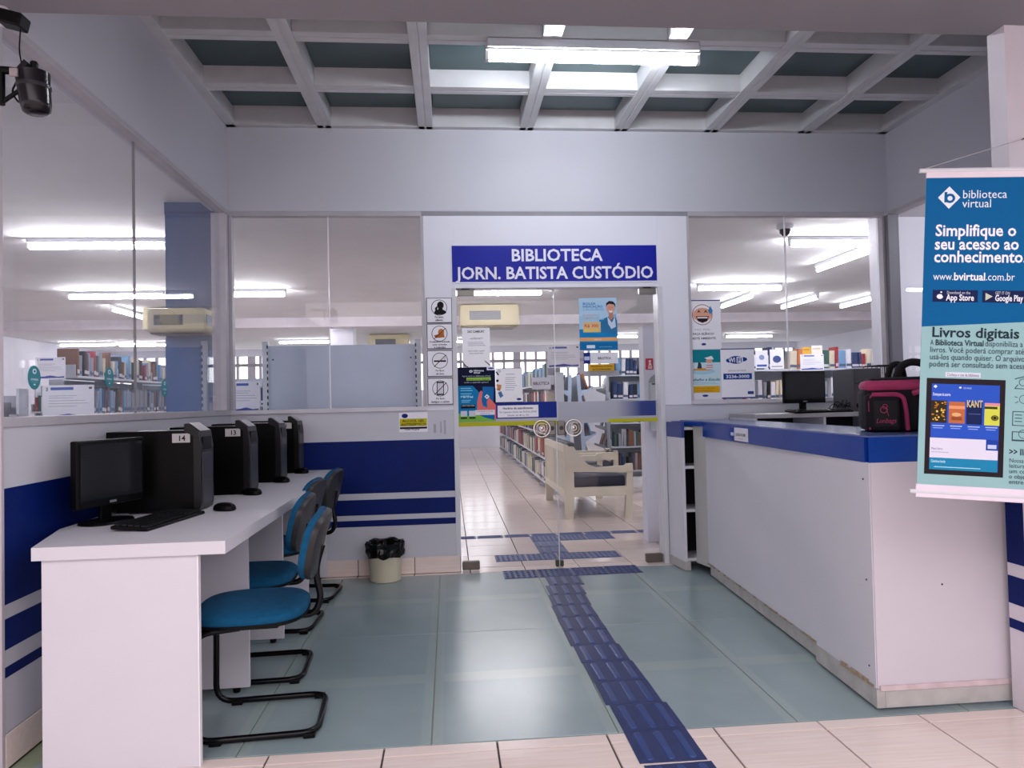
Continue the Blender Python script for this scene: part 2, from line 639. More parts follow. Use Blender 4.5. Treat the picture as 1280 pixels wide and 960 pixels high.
row = empty('tactile_warning_strip', (.86, 5.2, 0), label='dark blue strip of dotted tactile tiles in front of the glass doors', cat='tactile paving')
for k in range(4):
    inst('tactile_tile', dt, row, (-.375 + .25 * k, -.01 + .006 * k, .0), (0, 0, random.uniform(-.01, .01)))
inn = empty('library_tactile_cross', (.83, 6.0, 0), label='faded blue tactile cross on the library tiles behind the glass doors', cat='tactile paving')
for k in range(4):
    inst('tactile_tile', dtg, inn, (-.37 + .25 * k, -.26, 0))
for k in range(2):
    inst('tactile_tile', btg, inn, (0, -.01 + .25 * k, 0))
for k in range(3):
    inst('tactile_tile', dtg, inn, (-.0 + .25 * (k - 0), .49, 0))
for k in range(-6, 8):
    o = inst('tactile_tile', btg, inn, (.25 * k + .02, .67, 0), (0, 0, PI / 2), (.5, 1, 1))

# ceiling of foyer: grid of white beams under dark skylight glass ---------------
BEAM = M('c4c5c8', .45, var=.05, scale=8)
sky = struct('ceiling', MB().box(XL - .1, XR + .1, 2.72, D + .1, ZC + .15, ZC + .22), M('20292b', .6))
SKG = M('42565a', .2, var=.1, scale=2)
bx = [-.87, -.135, .6165, 1.336, 2.04, 2.79]
cy_ = [2.86, 3.45, 4.03, 4.69]
for x in bx:
    mb = MB()
    mb.box(x - .053, x - .004, 2.7, D, ZC, ZC + .15, .003)
    mb.box(x + .004, x + .053, 2.7, D, ZC, ZC + .15, .003)
    mb.box(x - .005, x + .005, 2.7, D, ZC + .004, ZC + .15)
    mb.build('ceiling_beam', BEAM, sky)
edges = [XL + .02] + bx + [XR - .02]
xs0 = [XL] + [b for b in bx] + [XR]
for i in range(len(xs0) - 1):
    a = xs0[i] + (.053 if i else .06); b = xs0[i + 1] - (.053 if i < len(xs0) - 2 else .06)
    for y in cy_:
        MB().box(a, b, y - .06, y - .004, ZC + .004, ZC + .13, .003).box(a, b, y + .004, y + .05, ZC + .004, ZC + .13, .003).box(a, b, y - .005, y + .005, ZC + .01, ZC + .13).build('cross_beam', BEAM, sky)
    ys = [2.72] + cy_ + [D - .05]
    for j in range(len(ys) - 1):
        MB().box(a + .004, b - .004, ys[j] + .05, ys[j + 1] - .055, ZC + .118, ZC + .135, .003).build('skylight_pane', SKG, sky)
MB().box(XL, XL + .07, 2.7, D, ZC, ZC + .15, .003).build('edge_beam', BEAM, sky)
MB().box(XR - .07, XR, 2.7, D, ZC, ZC + .15, .003).build('edge_beam', BEAM, sky)
MB().box(XL, XR, D - .055, D, ZC, ZC + .15, .003).build('edge_beam', BEAM, sky)
# lobby ceiling (underside seen at the top of the picture) and library ceilings
struct('ceiling', MB().box(-5, 6, -3.2, YF, ZS, ZS + .1).box(-5, 6, YF - .12, YF, ZS + .1, ZC + .3), M('8b898f', .75, var=.04, scale=2))
struct('ceiling', MB().box(-9, 10, D + .12, 20.2, LC, LC + .1).box(-9, XL - .12, YF, D + .12, LC, LC + .1).box(XR + .12, 10, YF, D + .12, LC, LC + .1), CEIL)
struct('trim_1', MB().box(-9, 10, 12.9, 13.2, LC - .17, LC), M('dcd6de', .6))

# left wall -------------------------------------------------
wl = struct('wall_left', MB().box(XL - .12, XL, YF, D, 0, SILL).box(XL - .12, XL, YF, D, ZS, ZC + .2), SOFFIT)
e = .0015
MB().box(XL, XL + e, YF + .001, D, .565, .973).build('paint_stripe', BLUEP, wl)
MB().box(XL, XL + e, YF + .001, D, .407, .515).build('paint_stripe', BLUEP, wl)
MB().box(XL, XL + e, YF + .001, D, .31, .347).build('paint_stripe', BLUEP, wl)
struct('trim_2', MB().box(XL - .13, XL + .012, YF - .02, YF, 0, ZS, .003), M('b8b2b8', .4))
bl = struct('baseboard_left', MB().box(XL, XL + .006, YF, D, 0, .115), GROUT)
y = YF
while y < D - .01:
    y2 = min(y + TP, D)
    MB().box(XL + .004, XL + .012, y + .002, y2 - .002, .002, .118, .001).build('tile', TILE, bl)
    y = y2

# window on the left: frame, rails and panes
w1 = empty('window_1', (XL - .03, 4.0, SILL)); w1['kind'] = 'structure'
w1.location = (0, 0, 0)
MB().box(XL - .12, XL + .008, YF, D, SILL - .002, SILL + .035, .003).build('sill', FRAME, w1)
MB().box(XL - .07, XL + .004, YF, D, ZS - .03, ZS, .003).build('window_frame', FRAME, w1)
MB().box(XL - .10, XL - .0, D - .075, D - .005, SILL + .035, ZS - .03, .004).build('window_frame', FRAME, w1)
for a, b in ((YF, 3.873), (3.878, D - .075)):
    MB().box(XL - .046, XL - .038, a, b, SILL + .03, ZS - .025).build('pane', GLASS_L, w1)
MB().box(XL - .048, XL - .036, 3.872, 3.879, SILL + .035, ZS - .03).build('joint_bead', M('8d8a90', .4), w1)

# back wall: left part, header, door panel, right part
XDW0 = -.168; XDW1 = 1.833; XD0 = .06; XD1 = 1.598; ZD = 2.092
wb = struct('wall_back', MB().box(XL, XD0, D, D + .1, 0, SILL).box(XD1, XR, D, D + .1, 0, SILL).box(XL, XR, D, D + .1, ZS, ZC + .2)
            .box(XL - .12, XL, D, D + .1, 0, SILL), SOFFIT)
MB().box(XDW0, XD0, D - .004, D + .1, SILL, ZS - .035, .002).box(XD1, XDW1, D - .004, D + .1, SILL, ZS - .035, .002).box(XD0, XD1, D - .004, D + .1, ZD, ZS - .035).build('door_surround', WALLW, wb)
MB().box(XD1 - .006, XD1 + .03, D - .01, D + .12, 0, ZD, .002).build('door_jamb', METALW, wb)
MB().box(XD0 - .03, XD0 + .006, D - .005, D + .12, 0, ZD, .002).build('door_jamb', METALW, wb)
for z0, z1 in ((.596, .977), (.438, .55), (.355, .40)):
    MB().box(XL + .02, XD0 - .004, D - e, D, z0, z1).build('paint_stripe', BLUEP, wb)
bb = struct('baseboard_back', MB().box(XL, XD0, D - .006, D, 0, .117), GROUT)
x = -.681 - 2 * TP
while x < XD0 - .01:
    x2 = min(x + TP, XD0)
    if x2 > XL: MB().box(max(x, XL) + .0025, x2 - .0025, D - .012, D - .004, .003, .12, .001).build('tile', TILE, bb)
    x = x2
def window_back(nm, x0, x1, joint, mat):
    w = empty(nm); w['kind'] = 'structure'
    MB().box(x0, x1, D - .012, D + .1, SILL, SILL + .03, .003).build('sill', M('cfcdd4', .45), w)
    MB().box(x0, x1, D + .0, D + .06, ZS - .035, ZS, .003).build('window_frame', FRAME, w)
    MB().box(x0, x0 + .022, D + .0, D + .06, SILL + .03, ZS - .035, .003).build('window_frame', FRAME, w)
    MB().box(x1 - .022, x1, D + .0, D + .06, SILL + .03, ZS - .035, .003).build('window_frame', FRAME, w)
    for a, b in ((x0 + .02, joint - .003), (joint + .003, x1 - .02)):
        MB().box(a, b, D + .03, D + .038, SILL + .028, ZS - .034).build('pane', mat, w)
    MB().box(joint - .004, joint + .004, D + .027, D + .041, SILL + .03, ZS - .035).build('joint_bead', M('e9e6ee', .3), w)
window_back('window_2', XL + .0, XDW0, -.866, GLASS)
window_back('window_3', XDW1, XR - .03, 2.627, GLASS)
MB().box(XDW0 - .012, XDW1 + .012, D - .002, D + .06, ZS - .036, ZS - .001, .002).build('header_rail', M('8e8c94', .5), wb)

# right wall
wr = struct('wall_right', MB().box(XR, XR + .12, YF, D, 0, SILL).box(XR, XR + .12, YF, D + .1, ZS - .0, ZC + .2), SOFFIT)
w4 = empty('window_4'); w4['kind'] = 'structure'
MB().box(XR - .008, XR + .12, YF, D, SILL - .002, SILL + .035, .003).build('sill', FRAME, w4)
MB().box(XR - .004, XR + .07, YF, D, ZS - .03, ZS, .003).build('window_frame', FRAME, w4)
MB().box(XR - .03, XR + .06, D - .04, D + .06, SILL + .03, ZS - .03, .004).build('window_frame', M('7d7c84', .4), w4)
MB().box(XR + .038, XR + .046, YF, D - .04, SILL + .03, ZS - .025).build('pane', GLASS, w4)
struct('wall_partition', MB().box(3.78, 9, 6.02, 6.14, 0, LC), WALLW)
# right column in front with stripes
col = struct('wall_column', MB().box(2.185, 2.75, 2.60, 2.69, 0, ZS), M('d6d0d8', .5, var=.03, bump=.08))
for z0, z1 in ((.565, .973), (.407, .515), (.31, .347)):
    MB().box(2.1835, 2.186, 2.601, 2.689, z0, z1).build('paint_stripe', BLUEP, col)
struct('wall_front', MB().box(2.75, 6, 2.6, 2.7, 0, ZS), M('d6d0d8', .5, var=.03))

# library shell
lw = struct('wall_library', MB().box(-9.1, -9, YF, 20.2, 0, LC).box(10, 10.1, YF, 20.2, 0, LC), WALLW)
fw = struct('wall_far', MB().box(-9, 10, 20.0, 20.15, 0, 1.62).box(-9, 10, 20.0, 20.15, 2.62, LC), WALLW)
struct('wall_side', MB().box(-9, XL - .12, YF - .1, YF, 0, LC).box(XR + .12, 10, YF - .0, YF + .1, 0, LC), WALLW)
DAY = emis('daylight_blind', (.95, .97, 1, 1), 2.2)
wf = empty('window_5'); wf['kind'] = 'structure'
MB().box(-9, 10, 20.12, 20.14, 1.62, 2.62).build('daylight_pane', DAY, wf)
x = -9.0
k = 0
while x < 10:
    MB().box(x, x + (.07 if k % 6 else .2), 19.98, 20.05, 1.62, 2.62).build('mullion', M('b4adb8', .6), wf)
    x += .30
    k += 1
MB().box(-9, 10, 19.97, 20.0, 2.34, 2.42).build('transom', M('8f8992', .6), wf)

# white pillar in library
p = struct('wall_pillar', MB().box(-2.2, -1.77, 13.72, 14.15, 0, LC, .005), WALLW)
struct("wall_divider", MB().box(1.69, 2.4, 6.15, 6.3, 0, 1.88, .004), WALLW)

# ---------------------------------------------------------------- glass doors
def door(nm, x0, x1, hinge_left):
    d = empty(nm); d['kind'] = 'structure'
    Y = D + .03
    MB().box(x0, x1, Y, Y + .01, .012, ZD - .006).build('pane', GLASS, d)
    ST = M('8b8984', .35, .8, var=.1)
    a, b = (x0 - .0, x0 + .13) if hinge_left else (x1 - .13, x1)
    MB().box(a, b, Y - .014, Y + .024, ZD - .055, ZD - .008, .004).build('hinge_patch', ST, d)
    MB().box(a, b, Y - .018, Y + .028, .006, .07, .008).build('floor_hinge', M('6f6860', .4, .6, var=.15), d)
    MB().box((a + b) / 2 - .03, (a + b) / 2 + .03, Y - .01, Y + .02, ZD - .02, ZD + .004, .003).build('pivot', M('3c3a3c', .4, .5), d)
    # round glass pull
    xc = x0 + (x1 - x0) * (.845 if hinge_left else .155)
    k = empty('door_handle'); k.parent = d
    rot = Matrix.Translation((xc, Y - .03, B(700, 535, 'y', D).z)) @ Matrix.Rotation(PI / 2, 4, 'X')
    MB().lathe([(.012, -.028), (.014, -.004), (.05, -.002), (.060, .002), (.060, .008), (.05, .012), (.012, .014)], 28, m=rot).build('knob', GLASS, k, smooth=True)
    def tor(R0, r0, zz):
        return MB().tube([(R0 * math.cos(2 * PI * q / 28), R0 * math.sin(2 * PI * q / 28), zz) for q in range(29)], r0, 6, m=rot)
    tor(.061, .0055, .005).build('rim', M('d2ccc4', .12, .85), k, smooth=True)
    tor(.040, .0035, .012).build('rim', M('b8a890', .12, .7), k, smooth=True)
    tor(.020, .0045, .013).build('rim', M('c9bca8', .1, .8), k, smooth=True)
    MB().lathe([(.012, -.03), (.012, .016), (.004, .018)], 14, m=rot).build('bolt', CHROME, k, smooth=True)
    # half of the centre lock
    xl = (x1 - .062, x1 - .002) if hinge_left else (x0 + .002, x0 + .062)
    zc = B(700, 535, 'y', D).z
    MB().box(xl[0], xl[1], Y - .012, Y + .02, zc - .055, zc + .055, .008).build('lock_case', M('77736f', .35, .8), d)
    MB().lathe([(.017, 0), (.017, .004), (.008, .005)], 14, m=Matrix.Translation(((xl[0] + xl[1]) / 2, Y - .011, zc)) @ Matrix.Rotation(PI / 2, 4, 'X')).build('lock_cylinder', M('3f3d3c', .3, .8), d)
    return d
XM = B(695.5, 500, 'y', D).x
d1 = door('door_1', XD0 + .012, XM - .003, True)
d2 = door('door_2', XM + .003, XD1 - .012, False)
MB().box(XM - .03, XM - .004, D + .01, D + .06, .003, .055, .008).box(XM + .004, XM + .03, D + .012, D + .06, .003, .05, .008).build('bottom_lock', M('4e5348', .4, .6), d1)
MB().box(XM - .003, XM + .003, D + .028, D + .042, .02, ZD - .01).build('edge_seal', M('e4e2e8', .3), d1)

# vinyl bands on the doors
YG_ = D + .0265
def gradient_mat():
    m = bpy.data.materials.new('faded_blue_vinyl'); m.use_nodes = True
    nt = m.node_tree; b = nt.nodes['Principled BSDF']; b.inputs['Roughness'].default_value = .45
    tc = nt.nodes.new('ShaderNodeTexCoord'); sx = nt.nodes.new('ShaderNodeSeparateXYZ'); r = nt.nodes.new('ShaderNodeValToRGB')
    nt.links.new(tc.outputs['Generated'], sx.inputs[0]); nt.links.new(sx.outputs[0], r.inputs[0]); nt.links.new(r.outputs[0], b.inputs['Base Color'])
    r.color_ramp.elements[0].position = .58; r.color_ramp.elements[0].color = lin('a9abb8')
    r.color_ramp.elements[1].position = .85; r.color_ramp.elements[1].color = lin('1b3478')
    return m
band1 = wall_sheet('vinyl_band', 'blue and white vinyl band with yellow line across the left glass door', 'vinyl band', 573, 503, 696, 532, YG_, 'b4b4c0',
    [('r', 0, 0, 1, .70, '1c2f86'), ('r', 0, .82, 1, 1, 'b7b528')], thick=.0015)
band2 = wall_sheet('vinyl_band', 'grey vinyl band fading to blue across the right glass door', 'vinyl band', 697.5, 501, 822, 528, YG_, 'b0b1bb', [('r', .5, .84, 1, 1, 'b7b528')], thick=.0015)
a = B(697.5, 501, 'y', YG_); b_ = B(822, 520, 'y', YG_)
w_ = b_.x - a.x
g = MB().box(.01, w_ - .01, -.0026, -.0018, -.118, -.006)
g.build('print', gradient_mat(), band2)

NAVY = '14235c'
YP = D + .024
# posters on the left door leaf
def logo(x, y, w, h, c='20357c'):
    return [('r', x, y, x + w, y + h, c), ('r', x + .12 * w, y + h * .35, x + .85 * w, y + h * .55, 'dfe3f2')]
wall_sheet('poster', 'white sheet reading SAC CAMBURY with striped lower corners on left glass door', 'poster', 578, 410, 612.5, 459, YP, 'f2f2f8',
    [('t', .5, .12, .085, 'SAC CAMBURY', '26262e', {'b': 1, 'w': .62}), ('t', .5, .29, .085, '-eleve!-', '55555f', {'i': 1, 'w': .5})] + lines(.2, .85, [.36, .40, .44], '9a9aa6', .1, .012)
    + [('t', .5, .60, .05, 'Perguntas, dúvidas ou sugestões', '55555f', {'w': .6}), ('t', .5, .66, .05, 'estamos aqui para ajudar', '55555f', {'w': .5})]
    + [('l', .0, .86 + .05 * k, .14 + .03 * k, .99, .03, '4a4a55') for k in range(3)] + [('l', .80 + .07 * k, .84 + .04 * k, 1.0, .97, .03, '4a4a55') for k in range(3)], thick=.001)
poster_els = [('r', 0, 0, 1, .36, '0b1130'), ('r', 0, .34, 1, .92, '0b78b0'), ('p', [(.40, .34), (1, .34), (1, .78), (.62, .50)], '101538'),
    ('p', [(.66, .36), (.96, .37), (.93, .70), (.64, .70)], '1668a8'), ('p', [(.50, .78), (.52, .60), (.58, .46), (.62, .43), (.66, .46), (.62, .60), (.66, .72), (.78, .75), (.76, .64), (.82, .56), (1, .70), (1, 1.0), (.86, .90), (.55, .80)], 'e0706c'),
    ('p', [(.70, .545), (.77, .50), (.84, .545), (.77, .59)], 'f0f4fa'), ('e', .77, .545, .025, .018, '1668a8'),
    ('e', .36, .075, .045, .033, 'e8eef6'), ('e', .36, .075, .02, .015, '0b1130'),
    ('t', .43, .078, .045, 'biblioteca', 'e8eef6', {'a': 'LEFT', 'b': 1, 'w': .27}), ('t', .43, .115, .045, 'virtual', 'e8eef6', {'a': 'LEFT', 'b': 1, 'w': .17}),
    ('r', .24, .19, .88, .245, '98c653'), ('t', .5, .175, .04, 'Agora você e a biblioteca virtual', 'b9c0da', {'w': .74}), ('t', .55, .235, .042, 'acesse livros digitais', '1a2a20', {'w': .6}), ('t', .5, .29, .04, 'onde e quando quiser!', 'b9c0da', {'w': .64}),
    ] + lines(.08, .40, [.38, .42, .48, .52], '8ed4ee', .12, .013) + [('t', .24, .56, .05, '+ de 15 mil', 'dff3fb', {'b': 1, 'w': .32})] + lines(.1, .4, [.60, .63], '8ed4ee', .1, .012) + [
    ('r', .08, .685, .46, .755, '10131c'), ('t', .27, .715, .032, 'ACESSE A BIBLIOTECA', 'e8e8ee', {'w': .34}),
    ('p', [(0, .84), (.3, .90), (.6, .86), (1, .98), (1, 1), (0, 1)], '79b545'), ('p', [(.5, .86), (.96, .88), (.96, .975), (.7, .93)], '0b62a8'),
    ('r', .07, .80, .24, .90, 'c9ced8'), ('r', .29, .80, .46, .90, 'c9ced8'), ('r', .07, .915, .24, .945, '1c2a22'), ('r', .29, .915, .46, .945, '1c2a22'),
    ('r', .46, .79, .97, .88, 'e9e0ea'), ('t', .71, .825, .03, 'É SIMPLES E FÁCIL', '3a3f66', {'w': .44}), ('t', .71, .86, .03, 'cadastre-se', '1680b8', {'w': .26}),
    ('r', .78, -.01, 1, .06, 'dfe2f0'), ('e', .89, .025, .08, .02, '2a3f88')]
wall_sheet('poster', 'dark blue and cyan virtual library poster with pink hands holding a phone', 'poster', 572, 459, 619.5, 527, YP, '0e2a5c', poster_els, thick=.0012)
els = [('l', .03, .10, .12, .20, .05, '1d1d24'), ('ring', .14, .09, .05, .015, '6a6a76'), ('e', .07, .36, .05, .05, '2a2a30'), ('p', [(.04, .46), (.22, .48), (.2, .58), (.06, .56)], 'c98f5a'),
    ('p', [(.03, .62), (.06, .57), (.2, .56), (.16, .66)], 'b77c48'), ('p', [(.08, .70), (.2, .66), (.28, .80), (.16, .86)], '4a78a4'), ('t', .55, .19, .05, 'Lembretes', '33333c', {'w': .34, 'i': 1})]
wall_sheet('poster', 'white notice with small clip-art pictures on its left edge on left door', 'poster', 619.5, 460, 653, 503.5, YP, 'efeff5',
    els + lines(.36, .82, [.27, .32, .38, .44, .50, .56, .62], '8f8f9c', .14, .012) + [('r', .02, 0, 1, .015, '2f3140'), ('r', 0, .975, 1, 1, '2f3140'), ('e', .86, .90, .09, .045, '33467e')], thick=.001)
wall_sheet('poster', 'white opening hours notice on the blue band of the left glass door', 'notice', 622, 506.5, 673, 521.5, YP, 'f0eef6',
    [('t', .5, .33, .26, 'Horário de atendimento', '20203a', {'b': 1, 'w': .74}), ('t', .5, .62, .2, 'De Segunda a Sexta: das 7h15 às 22h30', '33334c', {'w': .9}), ('t', .5, .90, .2, 'Sábado: das 8h às 12h', '33334c', {'w': .52})], thick=.001)
# right leaf
els = [('p', [(0, 0), (1, 0), (1, .3), (0, .55)], 'a9c9e2'), ('r', 0, .42, 1, .86, '1380bd'), ('p', [(0, .35), (.55, .3), (.5, .6), (0, .6)], '9cc2de'),
    ('p', [(.58, .66), (.56, .50), (.66, .40), (.78, .36), (.98, .38), (.98, .70)], '2f6f9c'), ('p', [(.74, .36), (.86, .48), (.94, .36), (.96, .56), (.84, .60), (.76, .5)], 'c3d4e6'), ('p', [(.78, .28), (.9, .28), (.9, .38), (.84, .43), (.78, .38)], 'b97f6c'),
    ('e', .835, .205, .115, .125, 'cf9a86'), ('p', [(.71, .18), (.72, .10), (.80, .06), (.90, .07), (.96, .12), (.96, .19), (.92, .13), (.8, .115), (.74, .14)], '241d20'),
    ('e', .79, .185, .012, .008, '2a2024'), ('e', .88, .185, .012, .008, '2a2024'), ('p', [(.78, .25), (.89, .25), (.86, .28), (.81, .28)], 'f0e8ea'), ('l', .835, .19, .84, .225, .008, 'a8705e'),
    ('t', .1, .13, .06, 'BOLSA', '2476b4', {'a': 'LEFT', 'b': 1, 'w': .34}), ('t', .1, .185, .06, 'INDICAÇÃO', '2476b4', {'a': 'LEFT', 'b': 1, 'w': .52}), ('t', .1, .24, .06, 'CALOUROS', '4d92c6', {'a': 'LEFT', 'w': .54}),
    ('t', .1, .34, .05, 'Indique', 'd8936a', {'a': 'LEFT', 'w': .34}), ('t', .1, .40, .05, 'e ganhe até', 'd8936a', {'a': 'LEFT', 'w': .44}), ('r', .1, .46, .56, .66, 'd6b98a'), ('t', .13, .56, .08, 'R$ 300', 'd2542f', {'a': 'LEFT', 'b': 1, 'w': .36}), ('t', .13, .65, .08, 'REAIS', 'e8cf52', {'a': 'LEFT', 'b': 1, 'w': .36}),
    ('r', 0, .76, 1, .83, 'd9a56e'), ('t', .48, .81, .035, 'SAIBA MAIS', 'f3ece6', {'w': .2}), ('r', 0, .86, 1, 1, '116aa2'), ('r', .18, .905, .40, .965, 'dfe8f2'), ('t', .68, .95, .035, 'centro universitário', '8fc0de', {'w': .34})]
wall_sheet('poster', 'blue poster with smiling young man in a denim jacket on right glass door', 'poster', 724, 372.5, 771.5, 437.5, YP, 'd2dcea',
    [(('r',) + (.02, .015, .98, .985, '7fb2d6'))] + els, thick=.0012)
wall_sheet('sign', 'white sign reading BIBLIOTECA with a navy square logo on right door', 'sign', 729.5, 440.5, 772.5, 454.5, YP, 'dedee6',
    [('r', 0, 0, .19, 1, '1c2f78'), ('r', .02, .35, .17, .68, 'b9c6ea'), ('t', .6, .62, .3, 'BIBLIOTECA', '2c2c38', {'b': 1, 'w': .38})], thick=.001)
wall_sheet('sign', 'yellow strip notice under the BIBLIOTECA sign on right glass door', 'notice', 736, 455, 768, 463.5, YP, 'c99c1e',
    [('t', .5, .42, .34, 'Atendimento Somente', '4a2c10', {'b': 1, 'w': .84}), ('t', .5, .86, .34, 'às Coordenações', '4a2c10', {'b': 1, 'w': .7})], thick=.001)
wall_sheet('sign', 'clear holder with a curled grey leaflet below the yellow notice', 'notice', 730.5, 463.5, 774, 470, D + .05, 'a9aab4', lines(.1, .9, [.3, .6], 'c9cad2', .2, .1), thick=.001)

# big blue library sign
wall_sheet('library_sign', 'wide blue sign reading BIBLIOTECA JORN. BATISTA CUSTÓDIO above the glass doors', 'sign', 565, 305.5, 820.5, 353.5, D - .004, '0d1a92',
    [('r', 0, .0, 1, .03, 'dfe0ee'), ('r', 0, .965, 1, 1, 'dfe0ee'), ('t', .507, .43, .44, 'BIBLIOTECA', 'e8e8f2', {'b': 1, 'w': .445}), ('t', .503, .89, .44, 'JORN. BATISTA CUSTÓDIO', 'e8e8f2', {'b': 1, 'w': .965})], thick=.004, rough=.35)

# four square rule signs left of the door
def rule_sign(v0, v1, u0, u1, label, icon, txt):
    ys = [.80, .92] if len(txt) == 2 else [.74, .85, .96]
    t = [('t', .5, yy, .105 if len(txt) == 2 else .09, s_, '3a3a4c', {'b': 1, 'w': ww}) for yy, (s_, ww) in zip(ys, txt)]
    return wall_sheet('rule_sign', label, 'sign', u0, v0, u1, v1, D - .004, '74747c', [('r', .03, .03, .97, .965, 'ececf4')] + icon + t, thick=.014, group=None, bev=.0015)
cr = [('ring', .5, .39, .31, .022, '1c1c22')]
rule_sign(372.5, 404, 533, 565, 'square white sign with black silence silhouette, topmost of four beside the door', 
    [('e', .55, .30, .13, .15, '15151a'), ('p', [(.30, .60), (.33, .52), (.47, .46), (.46, .36), (.62, .36), (.64, .47), (.76, .54), (.78, .60), (.68, .66), (.4, .67)], '15151a'), ('p', [(.36, .54), (.33, .42), (.40, .34), (.44, .36), (.42, .48), (.46, .54)], '15151a')] + cr,
    [('Por favor,', .34), ('silêncio.', .30)])
rule_sign(405, 436.5, 533.5, 565.5, 'square white sign with crossed-out brown food icon, second of four beside the door',
    [('e', .56, .34, .12, .14, 'b8763a'), ('p', [(.28, .46), (.42, .42), (.66, .36), (.70, .54), (.34, .56)], 'a8642c'), ('l', .28, .60, .74, .18, .03, '5a1c20')] + cr,
    [('Proibida a entrada', .78), ('com comidas', .56), ('e bebidas', .44)])
rule_sign(438, 471, 534, 566, 'square white sign with crossed-out cigarette, third of four beside the door',
    [('r', .26, .38, .74, .44, '15151a'), ('l', .66, .36, .72, .26, .015, '6a6a72'), ('l', .27, .62, .74, .18, .03, '5a1c20')] + cr,
    [('Por favor,', .34), ('não fume.', .32)])
rule_sign(472.5, 506, 534.5, 566.5, 'square white sign with crossed-out phone, lowest of four beside the door',
    [('r', .36, .14, .64, .64, '15151a'), ('r', .39, .19, .61, .59, 'd3d3dd'), ('l', .27, .62, .74, .18, .03, '5a1c20')] + cr,
    [('Por favor,', .34), ('desligue o celular.', .74)])
wall_sheet('hand_gel_sign', 'small yellow and white hand sanitiser sign under the corner of the left window', 'sign', 499, 515.5, 534.5, 540, D - .0005, 'ebe8f2',
    [('e', .20, .17, .11, .08, '1f2c6c'), ('r', .02, .32, .98, .70, 'c2b61e'), ('t', .5, .49, .17, 'ÁLCOOL GEL', '2c2c18', {'b': 1, 'w': .78}), ('t', .5, .67, .17, 'ANTISSÉPTICO', '2c2c18', {'b': 1, 'w': .88}), ('r', .02, .74, .98, .84, '1c1824'), ('t', .45, .90, .13, 'USE AQUI', '3a3444', {'b': 1, 'w': .5})], thick=.0015)
# glue marks left by the removed dispenser
o = MB()
for (u, v0, v1, wd) in ((543.5, 530, 541, .009), (551, 527, 541, .005), (556, 525, 543, .007)):
    a = B(u, v0, 'y', D); c = B(u, v1, 'y', D)
    o.box(a.x - wd, a.x + wd, D - .002, D, c.z, a.z, .0006)
tag(o.build('adhesive_mark', M('a9a6ae', .5)), 'faint grey adhesive marks on wall beside the hand sanitiser sign', 'adhesive marks')

# posters on the right window
YW = D + .028
wall_sheet('poster', 'white poster with laughing sweating face asking for silence on right window', 'poster', 858.5, 375, 901, 436.5, YW, 'efeff6',
    [('r', 0, 0, 1, .02, '28357a'), ('ring', .46, .30, .30, .02, 'a4604c'), ('e', .46, .30, .28, .20, 'dfa78e'), ('p', [(.30, .27), (.36, .20), (.42, .27), (.36, .24)], '2a1c20'), ('p', [(.50, .27), (.56, .20), (.62, .27), (.56, .24)], '2a1c20'),
     ('p', [(.27, .33), (.65, .33), (.60, .43), (.46, .465), (.33, .43)], '2c1c22'), ('r', .31, .345, .61, .375, 'e9e6ec'), ('p', [(.70, .12), (.77, .22), (.74, .28), (.67, .28), (.63, .22)], '3f7fb4'),
     ('t', .48, .62, .05, 'PSSS, PSSS...', '9a9aa6', {'w': .5}), ('t', .48, .71, .06, 'FAÇA SILÊNCIO', '4a4a5c', {'b': 1, 'w': .62}), ('t', .48, .80, .06, 'NESTE AMBIENTE.', '4a4a5c', {'b': 1, 'w': .74}), ('e', .48, .90, .07, .035, '2a3f88')], thick=.0012)
wall_sheet('poster', 'teal and yellow illustrated work and study poster below the laughing face', 'poster', 859, 437, 901, 499, YW, 'c4dde6',
    [('r', 0, 0, 1, .26, '0f7f8c'), ('e', .47, .44, .36, .09, '9ccfe0'), ('e', .46, .40, .31, .035, 'd98f3a'), ('p', [(.3, .38), (.34, .24), (.42, .28), (.44, .38)], '24444f'), ('e', .66, .23, .1, .06, 'd9a188'), ('p', [(.52, .17), (.74, .13), (.8, .2), (.6, .2)], 'e3e6ee'),
     ('p', [(.58, .28), (.74, .28), (.78, .40), (.56, .40)], 'd6d8e4'), ('l', .57, .32, .76, .32, .02, 'b03a3a'), ('l', .57, .36, .77, .36, .02, 'b03a3a'),
     ('t', .5, .63, .075, 'Trabalho e Estudo', '2a6d84', {'i': 1, 'b': 1, 'w': .92})] + lines(.08, .92, [.66, .69], '8fb4c4', .2, .01) + [('r', .04, .735, .96, .87, 'd8a41e'), ('t', .5, .79, .04, 'Inscrições abertas', '8a6410', {'w': .6}), ('t', .5, .84, .04, 'na secretaria', '8a6410', {'w': .5}), ('r', 0, .88, 1, 1, 'dcdce6'), ('e', .52, .93, .09, .035, '2a3f88')], thick=.0012)
wall_sheet('poster', 'white WI FI poster with blue cloud and number 3236-3000 on right window', 'poster', 901.5, 435.5, 943, 498, YW, 'f0f0f8',
    [('r', 0, 0, 1, .02, '28357a'), ('r', 0, .975, 1, 1, '28357a'), ('e', .46, .23, .24, .115, '12408e'), ('e', .27, .24, .12, .065, '12408e'), ('e', .66, .22, .13, .065, '12408e'), ('r', .47, .17, .66, .29, 'dfe4f2'),
     ('t', .33, .275, .13, 'WI', 'eef0f8', {'b': 1, 'w': .2}), ('t', .565, .275, .12, 'FI', '12408e', {'b': 1, 'w': .12}), ('t', .48, .46, .045, 'SENHA DA REDE', '8a8a98', {'w': .54}), ('r', .06, .50, .92, .62, '12408e'), ('t', .49, .59, .085, '3236-3000', 'eef0f8', {'b': 1, 'w': .70}), ('r', .78, .86, .96, .92, '2a3f88')], thick=.0012)

